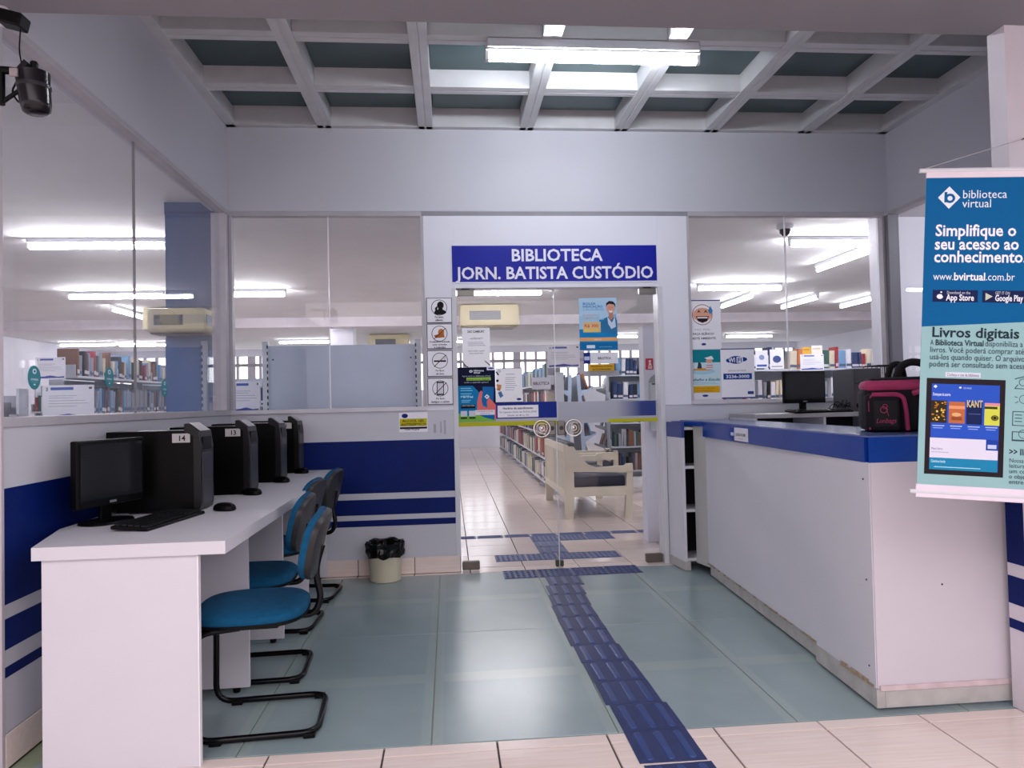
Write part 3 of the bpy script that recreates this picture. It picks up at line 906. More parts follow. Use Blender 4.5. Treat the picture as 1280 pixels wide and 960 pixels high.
# ---------------------------------------------------------------- light fixtures
def fixture_mesh(L, tube_mat, r=.016, double=False):
    h = MB().box(-L / 2 - .01, L / 2 + .01, -.03, .03, .035, .075, .004)
    ends = []
    for s in (-1, 1):
        ends.append(MB())
        for yy in ((-.022, .022) if double else (0,)):
            ends[-1].box(s * L / 2 - .012, s * L / 2 + .012, yy - .016, yy + .016, -.018, .04, .004)
    t = MB()
    for yy in ((-.022, .022) if double else (0,)):
        t.tube([(-L / 2 + .012, yy, 0), (L / 2 - .012, yy, 0)], r, 10)
    return h, ends, t
def make_fixture(name, L, tube_mat, label, double=False, r=.016):
    root = empty(name, label=label, cat='light fixture')
    h, en, t = fixture_mesh(L, tube_mat, r, double)
    h.build('housing', METALW, root)
    for e_ in en: e_.build('lamp_holder', M('d8d8dc', .4), root)
    t.build('tube', tube_mat, root, smooth=True)
    return root
ff = make_fixture('tube_light', 1.22, TUBE_F, 'white fluorescent batten under the ceiling grid in front of the sign', r=.019)
ff.location = (.862, 4.02, 3.185)
f2 = MB().box(-.61, .61, -.045, .045, .045, .095, .004)
f2.build('housing_cover', METALW, ff)
lf = make_fixture('tube_light', 1.18, TUBE_L, 'library ceiling tube nearest the left window, beyond the milky glass', r=.022)
ld = make_fixture('tube_light', 1.18, TUBE_D, 'dimmed tube', r=.020)
used_d = False
LZ = LC - .078
lib = [(-3.13, 6.77, 0, 'library ceiling tube nearest the left window, beyond the milky glass'),
 (-4.3, 9.8, 0, 'library ceiling tube of the second row seen through the left window'),
 (-6.7, 13.35, 0, 'short looking library tube just above the beam at far left'),
 (-8.1, 17.0, 0, 'far library tube low behind the beam, leftmost of its row'),
 (-6.9, 17.2, 0, 'far library tube low behind the beam, second from left'),
 (-4.9, 11.6, PI / 2, 'library tube set end-on between rows seen through left window'),
 (-2.72, 9.72, 0, 'library tube at the left edge of the back left window'),
 (-3.0, 13.5, 0, 'library tube just above the beam in the back left window'),
 (-3.3, 17.05, 0, 'library tube behind the grey panel in the back left window'),
 (.70, 9.8, 0, 'library tube above the air conditioner seen through the left glass door'),
 (.3, 17.5, 0, 'far library tube left behind the white sheet on the door'),
 (3.4, 13.25, 0, 'library tube right of the blue poster through the right door'),
 (3.9, 16.8, 0, 'far library tube right of the blue poster, lower of two'),
 (3.95, 6.77, 0, 'library tube at the top of the right window, nearest one'),
 (4.39, 7.6, PI / 2, 'end-on library tube below the nearest one in the right window'),
 (4.0, 9.55, 0, 'library tube in the right window above the laughing face poster'),
 (5.62, 11.1, PI / 2, 'end-on library tube in the middle of the right window'),
 (6.63, 11.05, PI / 2, 'end-on library tube beside the right window post'),
 (7.3, 13.2, 0, 'library tube over the magazines in the right window'),
 (7.4, 17.2, 0, 'far library tube above the WI FI poster'),
 (4.5, 10.9, PI / 2, 'end-on library tube right behind the laughing face poster'),
 (.2, 13.4, 0, 'library tube just below the air conditioner through the left door'),
 (-3.9, 4.0, 0, 'unseen tube added beside the foyer to brighten the left library wing'),  # added out of view, lifts the light in the left wing
 (4.9, 4.2, 0, 'unseen tube added beside the foyer to brighten the right partition')]  # added out of view, lifts the light on the right partition
for i, (x, y, rz, lb) in enumerate(lib):
    dim = rz != 0 or y > 16
    if dim:
        o = copy_tree(ld) if used_d else ld
        used_d = True
    else:
        o = lf if i == 0 else copy_tree(lf)
    o.location = (x, y, LZ)
    o.rotation_euler = (0, 0, rz)
    o['label'] = lb

# ---------------------------------------------------------------- long computer desk
def qbox(mb, p, z0, z1):
    return mb.rings([[(x, y, z0) for x, y in p], [(x, y, z1) for x, y in p]])
DT = .778
desk = empty('computer_desk', (-1.18, 2.65, 0), label='long white laminate computer bench along the left wall', cat='desk')
L_ = Matrix.Translation((1.18, -2.65, 0))
qbox(MB(), [(-1.43, 2.605), (-.788, 2.605), (-.80, D - .01), (XL + .03, D - .01), (XL + .03, 3.0)], DT - .045, DT).build('tabletop', DESK, desk, loc=(1.18, -2.65, 0))
MB().box(-1.405, -.885, 2.62, 2.64, 0, DT - .046, .001, L_).build('side_panel', DESK, desk)
for y in (3.27, 3.925, 4.6, 5.27):
    MB().box(-1.51, -.893, y, y + .018, .02, DT - .046, .001, L_).build('side_panel', DESK, desk)
    for x in (-1.4, -.95):
        MB().lathe([(.015, 0), (.018, .02)], 10, x + 1.18, y + .009 - 2.65).build('levelling_foot', BLACK, desk)
MB().box(-1.53, -1.51, 3.3, D - .02, .45, DT - .046, .001, L_).build('back_panel', DESK, desk)
MB().box(-.888, -.884, 2.618, 2.642, 0.0, DT - .05, .0005, L_).build('edge_strip', M('f0eef2', .35), desk)

# ---------------------------------------------------------------- computers
def monitor(w=.37, h=.27, standz=.075, logo_=True):
    """local: screen faces -y, base centre at origin on the desk"""
    root = empty('monitor')
    MB().box(-w / 2, w / 2, -.012, .022, standz, standz + h, .006).build('bezel', BLACK, root)
    MB().box(-w / 2 + .016, w / 2 - .016, -.0135, -.011, standz + .03, standz + h - .016).build('screen', M('1d1e22', .1, var=.05), root)
    MB().box(-w / 2 + .07, w / 2 - .07, .02, .045, standz + .04, standz + h - .05, .01).build('back_shell', BLACK, root)
    MB().box(-.03, .03, .018, .036, .008, standz + .06, .005).build('stand_neck', BLACKG, root)
    MB().cushion(.115, .085, [(.9, 0), (1, .004), (.95, .012), (.6, .016)], 2.4, 28, Matrix.Translation((0, .02, 0))).build('stand_base', BLACKG, root, smooth=True)
    if logo_:
        MB().box(-.018, .018, -.0142, -.012, standz + .01, standz + .019).build('maker_badge', M('9a9aa0', .3, .6), root)
    return root
def tower(num):
    """front faces +x, origin: front near bottom corner; spans x -.40..0, y 0..0.175"""
    root = empty('computer_tower')
    MB().box(-.40, -.02, .004, .171, .012, .365, .003).build('case', BLACKG, root)
    m_ = MB()
    # front bezel profile (x,z) with slanted top
    m_.prism([(-.02, .005), (.005, .005), (.012, .03), (.012, .29), (.002, .36), (-.045, .397), (-.06, .395), (-.06, .36), (-.02, .34)], 0, .175)
    m_.build('front_panel', M('0c0c0e', .35, spec=.3), root)
    SV = M('c4c2c8', .3, .2)
    m_ = MB()
    m_.quad([(.0045, .02, .362), (.0045, .155, .362), (-.044, .155, .3995), (-.044, .02, .3995)]); m_.build('top_trim', SV, root)
    MB().box(.008, .0135, .03, .145, .275, .335, .002).build('drive_bay', BLACKG, root)
    MB().box(.010, .0142, .02, .155, .03, .262, .002).build('front_grille', M('3a3a3f', .35), root)
    MB().box(-.36, -.02, .01, .03, 0, .013).box(-.36, -.02, .145, .165, 0, .013).build('foot', BLACK, root)
    if num:
        s = sheet('number_label', None, None, Matrix.Identity(4), .078, .041, 'b4b2b2', [('t', .53, .80, .82, num, '15151a', {'b': 1})], thick=.001)
        s.parent = root
        s.location = (-.113 - (.0 if num != '1' else 0), .003, .352)
        s['label'] = 'pale sticker with number ' + num
    return root
def keyboard():
    root = empty('keyboard')
    MB().box(-.22, .22, -.075, .075, 0, .014, .004, Matrix.Rotation(math.radians(4), 4, 'X') @ Matrix.Translation((0, 0, .004))).build('key_tray', BLACK, root)
    m_ = MB()
    R_ = Matrix.Rotation(math.radians(4), 4, 'X') @ Matrix.Translation((0, 0, .018))
    for r_ in range(5):
        for c in range(20):
            if c in (14,) or (r_ == 4 and 4 < c < 9): continue
            x = -.208 + c * .0208; yv = -.062 + r_ * .0265
            m_.box(x, x + .017, yv, yv + .021, 0, .006, 0, R_)
    m_.box(-.208 + 5 * .0208, -.208 + 9 * .0208 - .004, .044, .065, 0, .006, 0, R_)
    k = m_.build('keys', M('151518', .4), root); k['kind'] = 'stuff'
    return root
def mouse():
    root = empty('computer_mouse')
    prof = [(.86, 0), (1, .006), (.98, .016), (.85, .027), (.6, .034), (.3, .037)]
    MB().cushion(.032, .055, prof, 2.3, 22).build('shell', BLACKG, root, smooth=True)
    MB().tube([(-.004, -.032, .031), (.004, -.032, .031)], .006, 10).build('wheel', M('55555a', .4), root)
    return root
ty = [3.375, 3.965, 4.545, 5.13]
tx = [-1.135, -1.08, -1.05, -1.06]
nums = ['14', '13', None, '1']
tl = ['black computer tower labelled 14, nearest on the bench', 'black computer tower labelled 13, second on the bench', 'black computer tower without readable number, third on the bench', 'black computer tower with label starting 1, last on the bench by the wall']
for i in range(4):
    t = tower(nums[i]); t.location = (tx[i], ty[i], DT); tag(t, tl[i], 'computer tower', 'computer towers on the bench')
ml = ['black monitor standing in front of tower 14, nearest', 'black monitor tilted between tower 14 and tower 13', 'black monitor tilted between tower 13 and the third tower', 'black monitor at the far end of the bench behind the third tower']
kl = ['black keyboard in front of the nearest monitor', 'black keyboard behind tower 14', 'black keyboard behind tower 13', 'black keyboard behind the third tower']
mo = ['black mouse on bench edge beside tower 14', 'black mouse at the foot of tower 13', 'black mouse at the foot of the third tower', 'black mouse at the foot of the last tower']
m0 = monitor(); k0 = keyboard(); u0_ = mouse()
for i in range(4):
    a = m0 if i == 0 else copy_tree(m0)
    dy = (0, .56, 1.17, 1.76)[i]
    a.location = (-1.405 + (0, .02, .04, .05)[i], (3.13, 3.755, 4.34, 4.92)[i], DT)
    a.rotation_euler = (0, 0, math.radians(73 if i == 0 else 58))
    tag(a, ml[i], 'monitor', 'monitors on the bench')
    if i == 0:
        k0.location = (-1.19, 3.09, DT); k0.rotation_euler = (0, 0, math.radians(81))
        tag(k0, kl[0], 'keyboard')
    a = u0_ if i == 0 else copy_tree(u0_)
    a.location = (-1.02 - (0, .03, .015, .01)[i], 3.37 + (0, .57, 1.17, 1.74)[i], DT); a.rotation_euler = (0, 0, math.radians(70))
    tag(a, mo[i], 'mouse', 'mice on the bench')
cab = MB().tube(fillet([(-1.36, 3.12, DT + .006), (-1.28, 3.2, DT + .006), (-1.2, 3.33, DT + .006), (-1.42, 3.34, DT + .006)], .05), .003, 6)
tag(cab.build('cable', BLACK), 'black cable lying on the bench behind the nearest keyboard', 'cable')

# ---------------------------------------------------------------- cantilever chairs
def chair():
    """seat faces -x; origin on floor under seat centre"""
    root = empty('visitor_chair')
    r = .0125
    # one continuous sled tube
    xb = .26; xf = -.185; hw = .185
    pts = [(-.02, -hw + .03, .415), (xf, -hw + .0, .41), (xf - .005, -hw, r + .004), (xb, -hw, r + .004), (xb, hw, r + .004), (xf - .005, hw, r + .004), (xf, hw, .41), (-.02, hw - .03, .415)]
    MB().tube(fillet(pts, .075, 6), r, 10).build('sled_frame', M('0a0a0c', .2, .3), root, smooth=True)
    g = MB()
    for x, yv in ((xb - .03, -hw), (xb - .03, hw), (xf + .08, -hw), (xf + .08, hw)):
        g.box(x - .022, x + .022, yv - .016, yv + .016, 0, .018, .004)
        g.build('glide', BLACK, root); g = MB()
    MB().box(-.17, .12, -.17, .17, .408, .424, .003).build('seat_plate', BLACK, root)
    MB().cushion(.215, .215, [(.93, .418), (1.0, .427), (1.0, .436)], 3.0, 36).build('seat_shell', BLACK, root, smooth=True)
    MB().cushion(.212, .212, [(.99, .434), (1.01, .448), (1.0, .462), (.93, .474), (.75, .481), (.4, .483)], 3.0, 36).build('seat', TEAL, root, smooth=True)
    # back support arm
    arm = [(.02, 0, .41), (.235, 0, .405), (.262, 0, .47), (.238, 0, .58), (.268, 0, .68)]
    MB().tube(fillet(arm, .05, 5), .0135, 10).build('back_support', M('0a0a0c', .2, .3), root, smooth=True)
    Rb = Matrix.Translation((.25, 0, .69)) @ Matrix.Rotation(math.radians(15), 4, 'Y') @ Matrix.Rotation(-PI / 2, 4, 'Y') @ Matrix.Rotation(PI / 2, 4, 'Z')
    # after the turn: local x -> y, local y -> z, local z -> -x (front)
    def bend(mb, amt):
        mb.v = mb.v
        return mb
    def back_rings(prof, a, b, seg=32, e=2.7):
        rg = []
        for sc, z in prof:
            ring = []
            for k in range(seg):
                t = 2 * PI * k / seg
                c, d = math.cos(t), math.sin(t)
                x = a * sc * math.copysign(abs(c) ** (2 / e), c); y_ = b * sc * math.copysign(abs(d) ** (2 / e), d)
                x *= 1 - .12 * (y_ / b)
                ring.append((x, y_, z + .55 * x * x))
            rg.append(ring)
        return rg
    MB().rings(back_rings([(.8, -.030), (.97, -.022), (1.0, -.008), (1.0, 0)], .19, .138), True, Rb).build('back_shell', M('2c2b2d', .4, var=.1), root, smooth=True)
    MB().rings(back_rings([(.99, -.002), (1.015, .010), (.99, .024), (.85, .034), (.4, .036)], .19, .138), True, Rb).build('backrest', TEAL, root, smooth=True)
    return root
c0 = chair()
cl = ['teal cantilever chair nearest the camera at the bench end', 'teal cantilever chair tucked in behind the nearest one', 'teal cantilever chair third along the bench', 'teal cantilever chair farthest along the bench by the wall']
for i, (x, yv, rz) in enumerate(((-.79, 2.965, 4), (-.955, 3.52, 3), (-1.035, 4.25, -3), (-1.02, 4.87, -4))):
    c = c0 if i == 0 else copy_tree(c0)
    c.location = (x, yv, 0); c.rotation_euler = (0, 0, math.radians(rz))
    tag(c, cl[i], 'chair', 'chairs at the computer bench')

# ---------------------------------------------------------------- bin
b_ = empty('waste_bin', (-.474, 5.2, 0), label='cream plastic waste bin with black bag by the blue striped wall', cat='bin')
BIN = M('cdc6ae', .45, var=.04)
MB().lathe([(.098, 0), (.108, .004), (.118, .24), (.122, .246), (.118, .25), (.112, .24), (.1, .01)], 32).build('bucket', BIN, b_, smooth=True)
m_ = MB()
rg = []
rr = random.Random(3)
prof = [(.121, .175), (.132, .19), (.137, .21), (.133, .235), (.138, .262), (.126, .275), (.105, .268), (.098, .20), (.06, .17)]
seg = 40
ph = [rr.random() * 6 for _ in prof]
for i, (r, z) in enumerate(prof):
    rg.append([((r + (.007 if 0 < i < 7 else .002) * math.sin(k * 1.9 + ph[i])) * math.cos(2 * PI * k / seg), (r + (.007 if 0 < i < 7 else .002) * math.sin(k * 1.3 + ph[i])) * math.sin(2 * PI * k / seg), z + (.012 if i < 2 else .007) * math.sin(k * .9 + ph[i] * 2)) for k in range(seg)])
m_.rings(rg, True).build('bin_bag', M('0b0b0d', .22, var=.2, bump=.2), b_, smooth=False)

# ---------------------------------------------------------------- reception counter
def qbox(mb, p, z0, z1):
    """prism over a floor quad p [(x,y)..]"""
    n = len(p)
    mb.rings([[(x, y, z0) for x, y in p], [(x, y, z1) for x, y in p]])
    return mb
GREYP = M('d4d3db', .45, var=.02, scale=3)
CB = M('103c94', .25, var=.05, scale=3)
CT = M('5d6c9c', .18, var=.08, scale=3)
ct = empty('reception_counter', (1.65, 2.725, 0), label='long grey reception counter with blue edge band and chipped plinth', cat='counter')
def cbuild(name, mb, mat):
    o = mb.build(name, mat, ct)
    o.location = (-1.65, -2.725, 0)
    return o
ZT = 1.068; ZB = .968
xA0, xA1 = 1.645, 1.672
xB0, xB1 = 1.690, 1.772
cbuild('front_panel', qbox(MB(), [(xA0, 2.725), (xA0 + .03, 2.725), (xA1 + .03, 3.235), (xA1, 3.235)], .085, ZB), GREYP)
cbuild('front_panel', qbox(MB(), [(xB0 - .01, 3.238), (xB0 + .02, 3.238), (xB1 + .02, 4.895), (xB1 - .002, 4.895)], .095, ZB), GREYP)
cbuild('end_panel', MB().box(xA0 + .004, 2.30, 2.720, 2.7245, .085, ZB, .0005), M('cbc5cc', .45, var=.02, scale=3))
cbuild('blue_band', qbox(MB(), [(xA0 - .002, 2.72), (2.32, 2.72), (2.32, 2.75), (xA0 + .03, 2.75)], ZB, ZT), CB)
cbuild('blue_band', qbox(MB(), [(xA0 - .002, 2.75), (xA0 + .03, 2.75), (xB1 + .0, 4.9), (xB1 - .018, 4.9)], ZB, ZT), CB)
cbuild('blue_band', qbox(MB(), [(xB1 - .02, 4.9), (xB1 - .0, 4.9), (1.735, 5.325), (1.665, 5.325)], ZT - .028, ZT), CB)
cbuild('counter_top', qbox(MB(), [(xA0 + .0, 2.722), (2.31, 2.722), (2.31, 3.15), (2.07, 3.15), (2.1, 5.33), (1.735, 5.33), (xB1 - .0, 4.9)], ZT, ZT + .006), CT)
cbuild('inner_panel', qbox(MB(), [(2.05, 3.1), (2.07, 3.1), (2.1, 4.9), (2.08, 4.9)], .05, ZT - .001), GREYP)
cbuild('filler_panel', qbox(MB(), [(1.782, 4.897), (1.80, 4.897), (1.762, 5.07), (1.745, 5.07)], .06, ZT - .03), M('bdbbb8', .5, var=.03))
PLW = M('b4b1ae', .55, var=.12, scale=14)
cbuild('plinth', qbox(MB(), [(xA0 - .004, 2.715), (xA0 + .03, 2.715), (xA1 + .03, 3.24), (xA1 - .004, 3.24)], .012, .083), PLW)
cbuild('plinth', qbox(MB(), [(xB0 + .004, 3.242), (xB0 + .03, 3.242), (xB1 + .03, 4.9), (xB1 + .012, 4.9)], .012, .09), PLW)
cbuild('plinth', MB().box(xA0 + .031, 2.30, 2.714, 2.74, .012, .078, .001), PLW)
cbuild('trim_strip', MB().box(xA0 + .01, 2.30, 2.710, 2.722, .078, .098, .001), M('cbb9bc', .5, var=.1, scale=20))
# chipped laminate edges
ch = MB()
rr = random.Random(5)
for k in range(26):
    t = rr.random(); y = 3.26 + t * 1.6; x = xB0 + (xB1 - xB0) * t
    ch.box(x - .0125, x - .008, y, y + rr.uniform(.02, .07), .088, .091 + rr.random() * .007)
for k in range(6):
    y = 2.74 + k * .04
    ch.box(xA0 - .002 + .004 * k / 6, xA0 + .006, y, y + .05, .083, .092 + rr.random() * .01)
cbuild('chipped_edge', ch, M('a2917a', .8, var=.3, scale=40))
sc = MB()
for yv, z in ((2.765, .90), (2.765, .50), (2.765, .16)):
    sc.lathe([(.004, 0), (.004, .002)], 8, m=Matrix.Translation((xA0 - .001, yv, z)) @ Matrix.Rotation(-PI / 2, 4, 'Y'))
sc.lathe([(.004, 0), (.004, .002)], 8, m=Matrix.Translation((1.93, 2.721, .48)) @ Matrix.Rotation(PI / 2, 4, 'X'))
cbuild('screw', sc, M('45403e', .4, .6))
# small end cabinet with open shelves
sc_ = empty('end_cabinet', (1.63, 5.08, 0), label='narrow grey cabinet with open shelves between counter and door', cat='cabinet')
def sb(name, mb, mat):
    o = mb.build(name, mat, sc_); o.location = (-1.63, -5.08, 0); return o
sb('side_panel', qbox(MB(), [(1.632, 5.335), (1.652, 5.335), (1.675, 5.06), (1.655, 5.06)], .07, .955), GREYP)
sb('blue_band', qbox(MB(), [(1.630, 5.336), (1.652, 5.336), (1.675, 5.058), (1.653, 5.058)], .955, 1.064), M('33478a', .35))
sb('plinth', qbox(MB(), [(1.634, 5.335), (1.66, 5.335), (1.70, 5.065), (1.658, 5.062)], .005, .07), PLW)
for z in (.07, .42, .73, 1.01):
    sb('shelf', MB().box(1.672, 2.0, 5.075, 5.33, z, z + .02, .001), METALW)
sb('back_panel', MB().box(1.66, 2.0, 5.325, 5.338, .05, 1.04), M('15151a', .7))
sb('right_panel', MB().box(2.0, 2.02, 5.075, 5.338, .02, 1.05, .001), GREYP)
# sticker on the counter
a = B(929.5, 536, 'x', 1.74)
s = sheet('counter_label', 'small white label with blue logo stuck on the blue counter band', 'label', Matrix.Translation((a.x, a.y, a.z)), .30, .078, 'dcd9e2',
    [('r', 0, 0, .24, 1, '1c3a8c'), ('r', .03, .4, .21, .65, 'c9d2ee'), ('t', .6, .62, .3, 'GUARDA-VOLUMES', '2c2c38', {'b': 1, 'w': .56}), ('t', .6, .85, .14, 'recepção', '7a7a86', {'w': .3})], thick=.0012)
ang = math.atan2(4.895 - 2.75, (xB1 - .018) - (xA0 - .002))
yy_l = 4.32
xx_l = (xA0 - .002) + (yy_l - 2.75) * ((xB1 - .018) - (xA0 - .002)) / (4.9 - 2.75)
s.matrix_world = Matrix.Translation((xx_l - .0015, yy_l, 1.055)) @ Matrix.Rotation(ang - PI, 4, 'Z')

# back cabinet with monitor, printer, tower
bc = empty('back_cabinet', (2.7, 5.1, 0), label='low grey cabinet with open pigeonholes under the right window', cat='cabinet')
def bcb(name, mb, mat):
    o = mb.build(name, mat, bc); o.location = (-2.7, -5.1, 0); return o
bcb('cabinet_top', MB().box(2.12, XR - .01, 4.86, 5.335, 1.085, 1.115, .002), M('a9a5a8', .4, var=.04))
for x in (2.12, 2.62, 3.1, XR - .03):
    bcb('divider', MB().box(x, x + .018, 4.87, 5.33, 0, 1.085, .001), GREYP)
for z in (.1, .45, .78):
    bcb('shelf', MB().box(2.138, XR - .03, 4.875, 5.33, z, z + .018, .001), GREYP)
bcb('back_panel', MB().box(2.12, XR - .012, 5.325, 5.338, .0, 1.085), M('2a282c', .7))
m2 = copy_tree(m0)
if 'group' in m2: del m2['group']
m2.location = (2.565, 5.03, 1.12); m2.rotation_euler = (0, 0, math.radians(4)); m2.scale = (.88, .88, .86)
tag(m2, 'black monitor on the low cabinet behind the counter', 'monitor'); 
if 'group' in m2: del m2['group']
k2 = copy_tree(k0)
k2.location = (2.62, 4.935, 1.115); k2.rotation_euler = (0, 0, math.radians(3))
tag(k2, 'black keyboard in front of the monitor behind the counter', 'keyboard')
if 'group' in k2: del k2['group']
t2 = empty('printer', (2.98, 5.05, 1.115), label='dark grey upright printer on the low cabinet behind the bag', cat='printer')
MB().box(-.10, .10, -.14, .16, 0, .31, .008).build('body', M('4a494e', .45), t2)
MB().box(-.10, .10, -.145, -.135, .20, .208, .001).build('seam', M('2a2a2e', .5), t2)
MB().box(-.09, .09, -.15, -.135, .03, .06, .003).build('paper_slot', BLACK, t2)
cab = MB()
rr = random.Random(11)
for k in range(5):
    x = 2.72 + k * .03
    cab.tube(fillet([(x, 5.0, 1.12), (x + .03, 4.98, 1.16 + rr.random() * .05), (x + .08, 4.96, 1.125 + rr.random() * .03), (x + .12, 5.0, 1.20)], .04), .003, 6)
tag(cab.build('cables', BLACK), 'tangle of black cables between monitor and grey printer', 'cables')
ba = empty('wire_basket', (3.1, 4.98, 1.115), label='black open wire basket standing behind the pink and black bag', cat='basket')
t = MB()
bxs = [(-.02, .17)]
for z in (.10, .22, .33):
    t.tube(fillet([(0, 0, z), (.2, 0, z), (.2, .18, z), (0, .18, z), (0, 0.001, z)], .01, 2), .005, 6)
t.build('rim', BLACK, ba)
t = MB()
for k in range(7):
    x = .2 * k / 6
    t.tube([(x, 0, .10), (x, 0, .33)], .003, 6); t.tube([(x, .18, .10), (x, .18, .33)], .003, 6)
t.build('wire', BLACK, ba)
MB().box(.0, .2, .0, .18, 0, .11, .006).build('base_box', BLACK, ba)

# ---------------------------------------------------------------- lunch bag
bag = empty('lunch_bag', (1.94, 3.04, ZT + .006), math.radians(-25), label='black insulated lunch bag with pink piping and embroidery on the counter', cat='bag')
BAGM = M('120f14', .8, var=.25, scale=40, bump=.3)
PINK = M('a0305c', .6, var=.1, scale=30)
MB().bbox(-.115, .23, -.09, .12, 0.0, .195, .03).build('body', BAGM, bag, smooth=True)
MB().bbox(-.11, .235, -.092, .122, .175, .225, .022).build('lid', PINK, bag, smooth=True)
MB().bbox(-.095, .22, -.078, .11, .185, .237, .024).build('lid_top', BAGM, bag, smooth=True)
MB().bbox(-.112, .03, -.122, -.075, .004, .165, .02).build('front_pocket', BAGM, bag, smooth=True)
pk = [(-.092, -.118, .012), (-.094, -.118, .14), (-.08, -.118, .162), (.015, -.118, .162), (.04, -.114, .15), (.05, -.108, .10), (.056, -.10, .008)]
MB().tube(fillet(pk[:4], .02), .0035, 8).build('piping', PINK, bag, smooth=True)
m_ = MB()
q = [Vector(p) for p in fillet(pk[2:], .03)]
m_.tube(q, .0095, 8).build('zip_tape', PINK, bag, smooth=True)
m_ = MB().tube(fillet([(.08, -.092, .165), (.12, -.11, .175), (.19, -.11, .175), (.22, -.092, .165)], .02), .012, 8)
m_.build('side_strap', PINK, bag, smooth=True)
m_ = MB()
for xx in (-.045,):
    pts = [(.03, .0, .225), (.05, .0, .285), (.09, .0, .305), (.14, .0, .295), (.20, .0, .235)]
    m_.tube(fillet(pts, .04), [.017] * len(fillet(pts, .04)), 10)
m_.build('handle', BAGM, bag, smooth=True)
m_ = MB().tube(fillet([(.0, .05, .225), (.02, .05, .295), (.06, .05, .30), (.07, .05, .235)], .02), .013, 8)
m_.build('handle', BAGM, bag, smooth=True)
em = sheet('embroidery', None, None, Matrix.Identity(4), .09, .11, '120f14',
    [('ring', .42, .35, .16, .03, 'b8406c'), ('ring', .48, .22, .11, .025, 'b8406c'), ('l', .52, .3, .62, .6, .02, 'b8406c'), ('t', .5, .86, .26, 'Lunbags', 'b8406c', {'i': 1, 'w': .86})], thick=.0006)
em.parent = bag; em.location = (-.075, -.1225, .135)

# ---------------------------------------------------------------- hanging banner
BA = math.radians(-15)
dirx = Vector((math.cos(BA), math.sin(BA), 0))
by0 = 2.33
pTL = B(1157.5, 223, 'y', by0); pBL = B(1149, 606, 'y', by0)
bw = .72
hz = pTL.z - pBL.z
lean = Matrix.Rotation(math.atan2(pBL.x - pTL.x, hz) * -1, 4, 'Y')
bmw = Matrix.Translation(pTL) @ Matrix.Rotation(BA, 4, 'Z') @ lean
H_ = hz
els = [('p', [(0, 0), (1, 0), (1, .44), (0, .487)], '005a90')]
def plane_uv(u, v):
    d = FWD + RGT * ((u - 640) / FPX) - UPV * ((v - 480) / FPX)
    n3 = bmw.to_3x3() @ Vector((0, 1, 0))
    p = CAM + d * ((pTL - CAM).dot(n3) / d.dot(n3))
    q = bmw.inverted() @ p
    return q.x / bw, -q.z / H_
def FU(u): return plane_uv(u, 415)[0]
def fyv(v): return plane_uv(1215, v)[1]
PX = FU(1216) - FU(1215)
PY = fyv(416) - fyv(415)
def bt_(u, v, hpx, s, c, **op):
    w = op.pop('wpx', None)
    if w: op['w'] = FU(u + w) - FU(u)
    op.setdefault('a', 'LEFT')
    return ('t', FU(u), fyv(v), hpx * PY * 1.36, s, c, op)
els += [('p', [(FU(1167), fyv(247)), (FU(1181), fyv(233)), (FU(1195), fyv(247)), (FU(1181), fyv(261))], 'dfe6f0'),
    ('r', FU(1175), fyv(240), FU(1178.5), fyv(253), '005a90'), ('ring', FU(1182), fyv(248), 6.5 * PX, 3.2 * PX, '005a90'),
    bt_(1197.5, 248, 11, 'biblioteca', 'dfe6f0', wpx=55), bt_(1197.5, 259.5, 11, 'virtual', 'dfe6f0', wpx=36),
    bt_(1165, 295, 15, 'Simplifique o', 'e6eaf2', wpx=101, b=1), bt_(1164.5, 312, 15, 'seu acesso ao', 'e6eaf2', wpx=105, b=1), bt_(1164, 328, 15, 'conhecimento.', 'e6eaf2', wpx=115, b=1),
    bt_(1164, 350.5, 10, 'www.', 'dfe6f0', wpx=25), bt_(1189.5, 350.5, 10, 'bvirtual', 'e6eaf2', wpx=39, b=1), bt_(1229.5, 350.5, 10, '.com.br', 'dfe6f0', wpx=36)]
els += [('r', FU(1164), fyv(363), FU(1220.5), fyv(378), '14204c'), ('r', FU(1226), fyv(363), FU(1283), fyv(378), '14204c'),
    ('e', FU(1173), fyv(371.3), 4 * PX, 4.4 * PY, 'e6eaf2'), ('e', FU(1174.5), fyv(365.8), 1.2 * PX, 1.5 * PY, 'e6eaf2'), ('e', FU(1177), fyv(370), 1.3 * PX, 1.5 * PY, '14204c'),
    bt_(1181, 376, 8, 'App Store', 'e6eaf2', wpx=35, b=1), bt_(1181.5, 368, 4, 'Download on the', 'c6cad8', wpx=29),
    ('p', [(FU(1230), fyv(366)), (FU(1239), fyv(370.5)), (FU(1230), fyv(375.5))], 'b9c4b0'),
    bt_(1242, 376, 8, 'Google Play', 'e6eaf2', wpx=35, b=1), bt_(1242, 368, 4, 'GET IT ON', 'c6cad8', wpx=18)]
els += [bt_(1164, 422, 13, 'Livros digitais para todos', '23313c', wpx=205, b=1),
    bt_(1163, 432.5, 7.5, 'A', '3a4a54', wpx=4), bt_(1169, 432.5, 7.5, 'Biblioteca Virtual', '2a3a44', wpx=60, b=1), bt_(1231, 432.5, 7.5, 'disponibiliza a maior seleção', '3a4a54', wpx=98),
    bt_(1162.5, 441.5, 7.5, 'livros. Você poderá comprar até 50% e', '3a4a54', wpx=142), bt_(1162.5, 450.5, 7.5, 'usá-los quando quiser. O arquivo gerado', '3a4a54', wpx=146), bt_(1162, 459.5, 7.5, 'poderá ser consultado sem acesso à rede', '3a4a54', wpx=150)]
def T(u, v): return (FU(u), fyv(v))
def R_(u0, v0, u1, v1, c): return ('r', T(u0, v0)[0], T(u0, v0)[1], T(u1, v1)[0], T(u1, v1)[1], c)
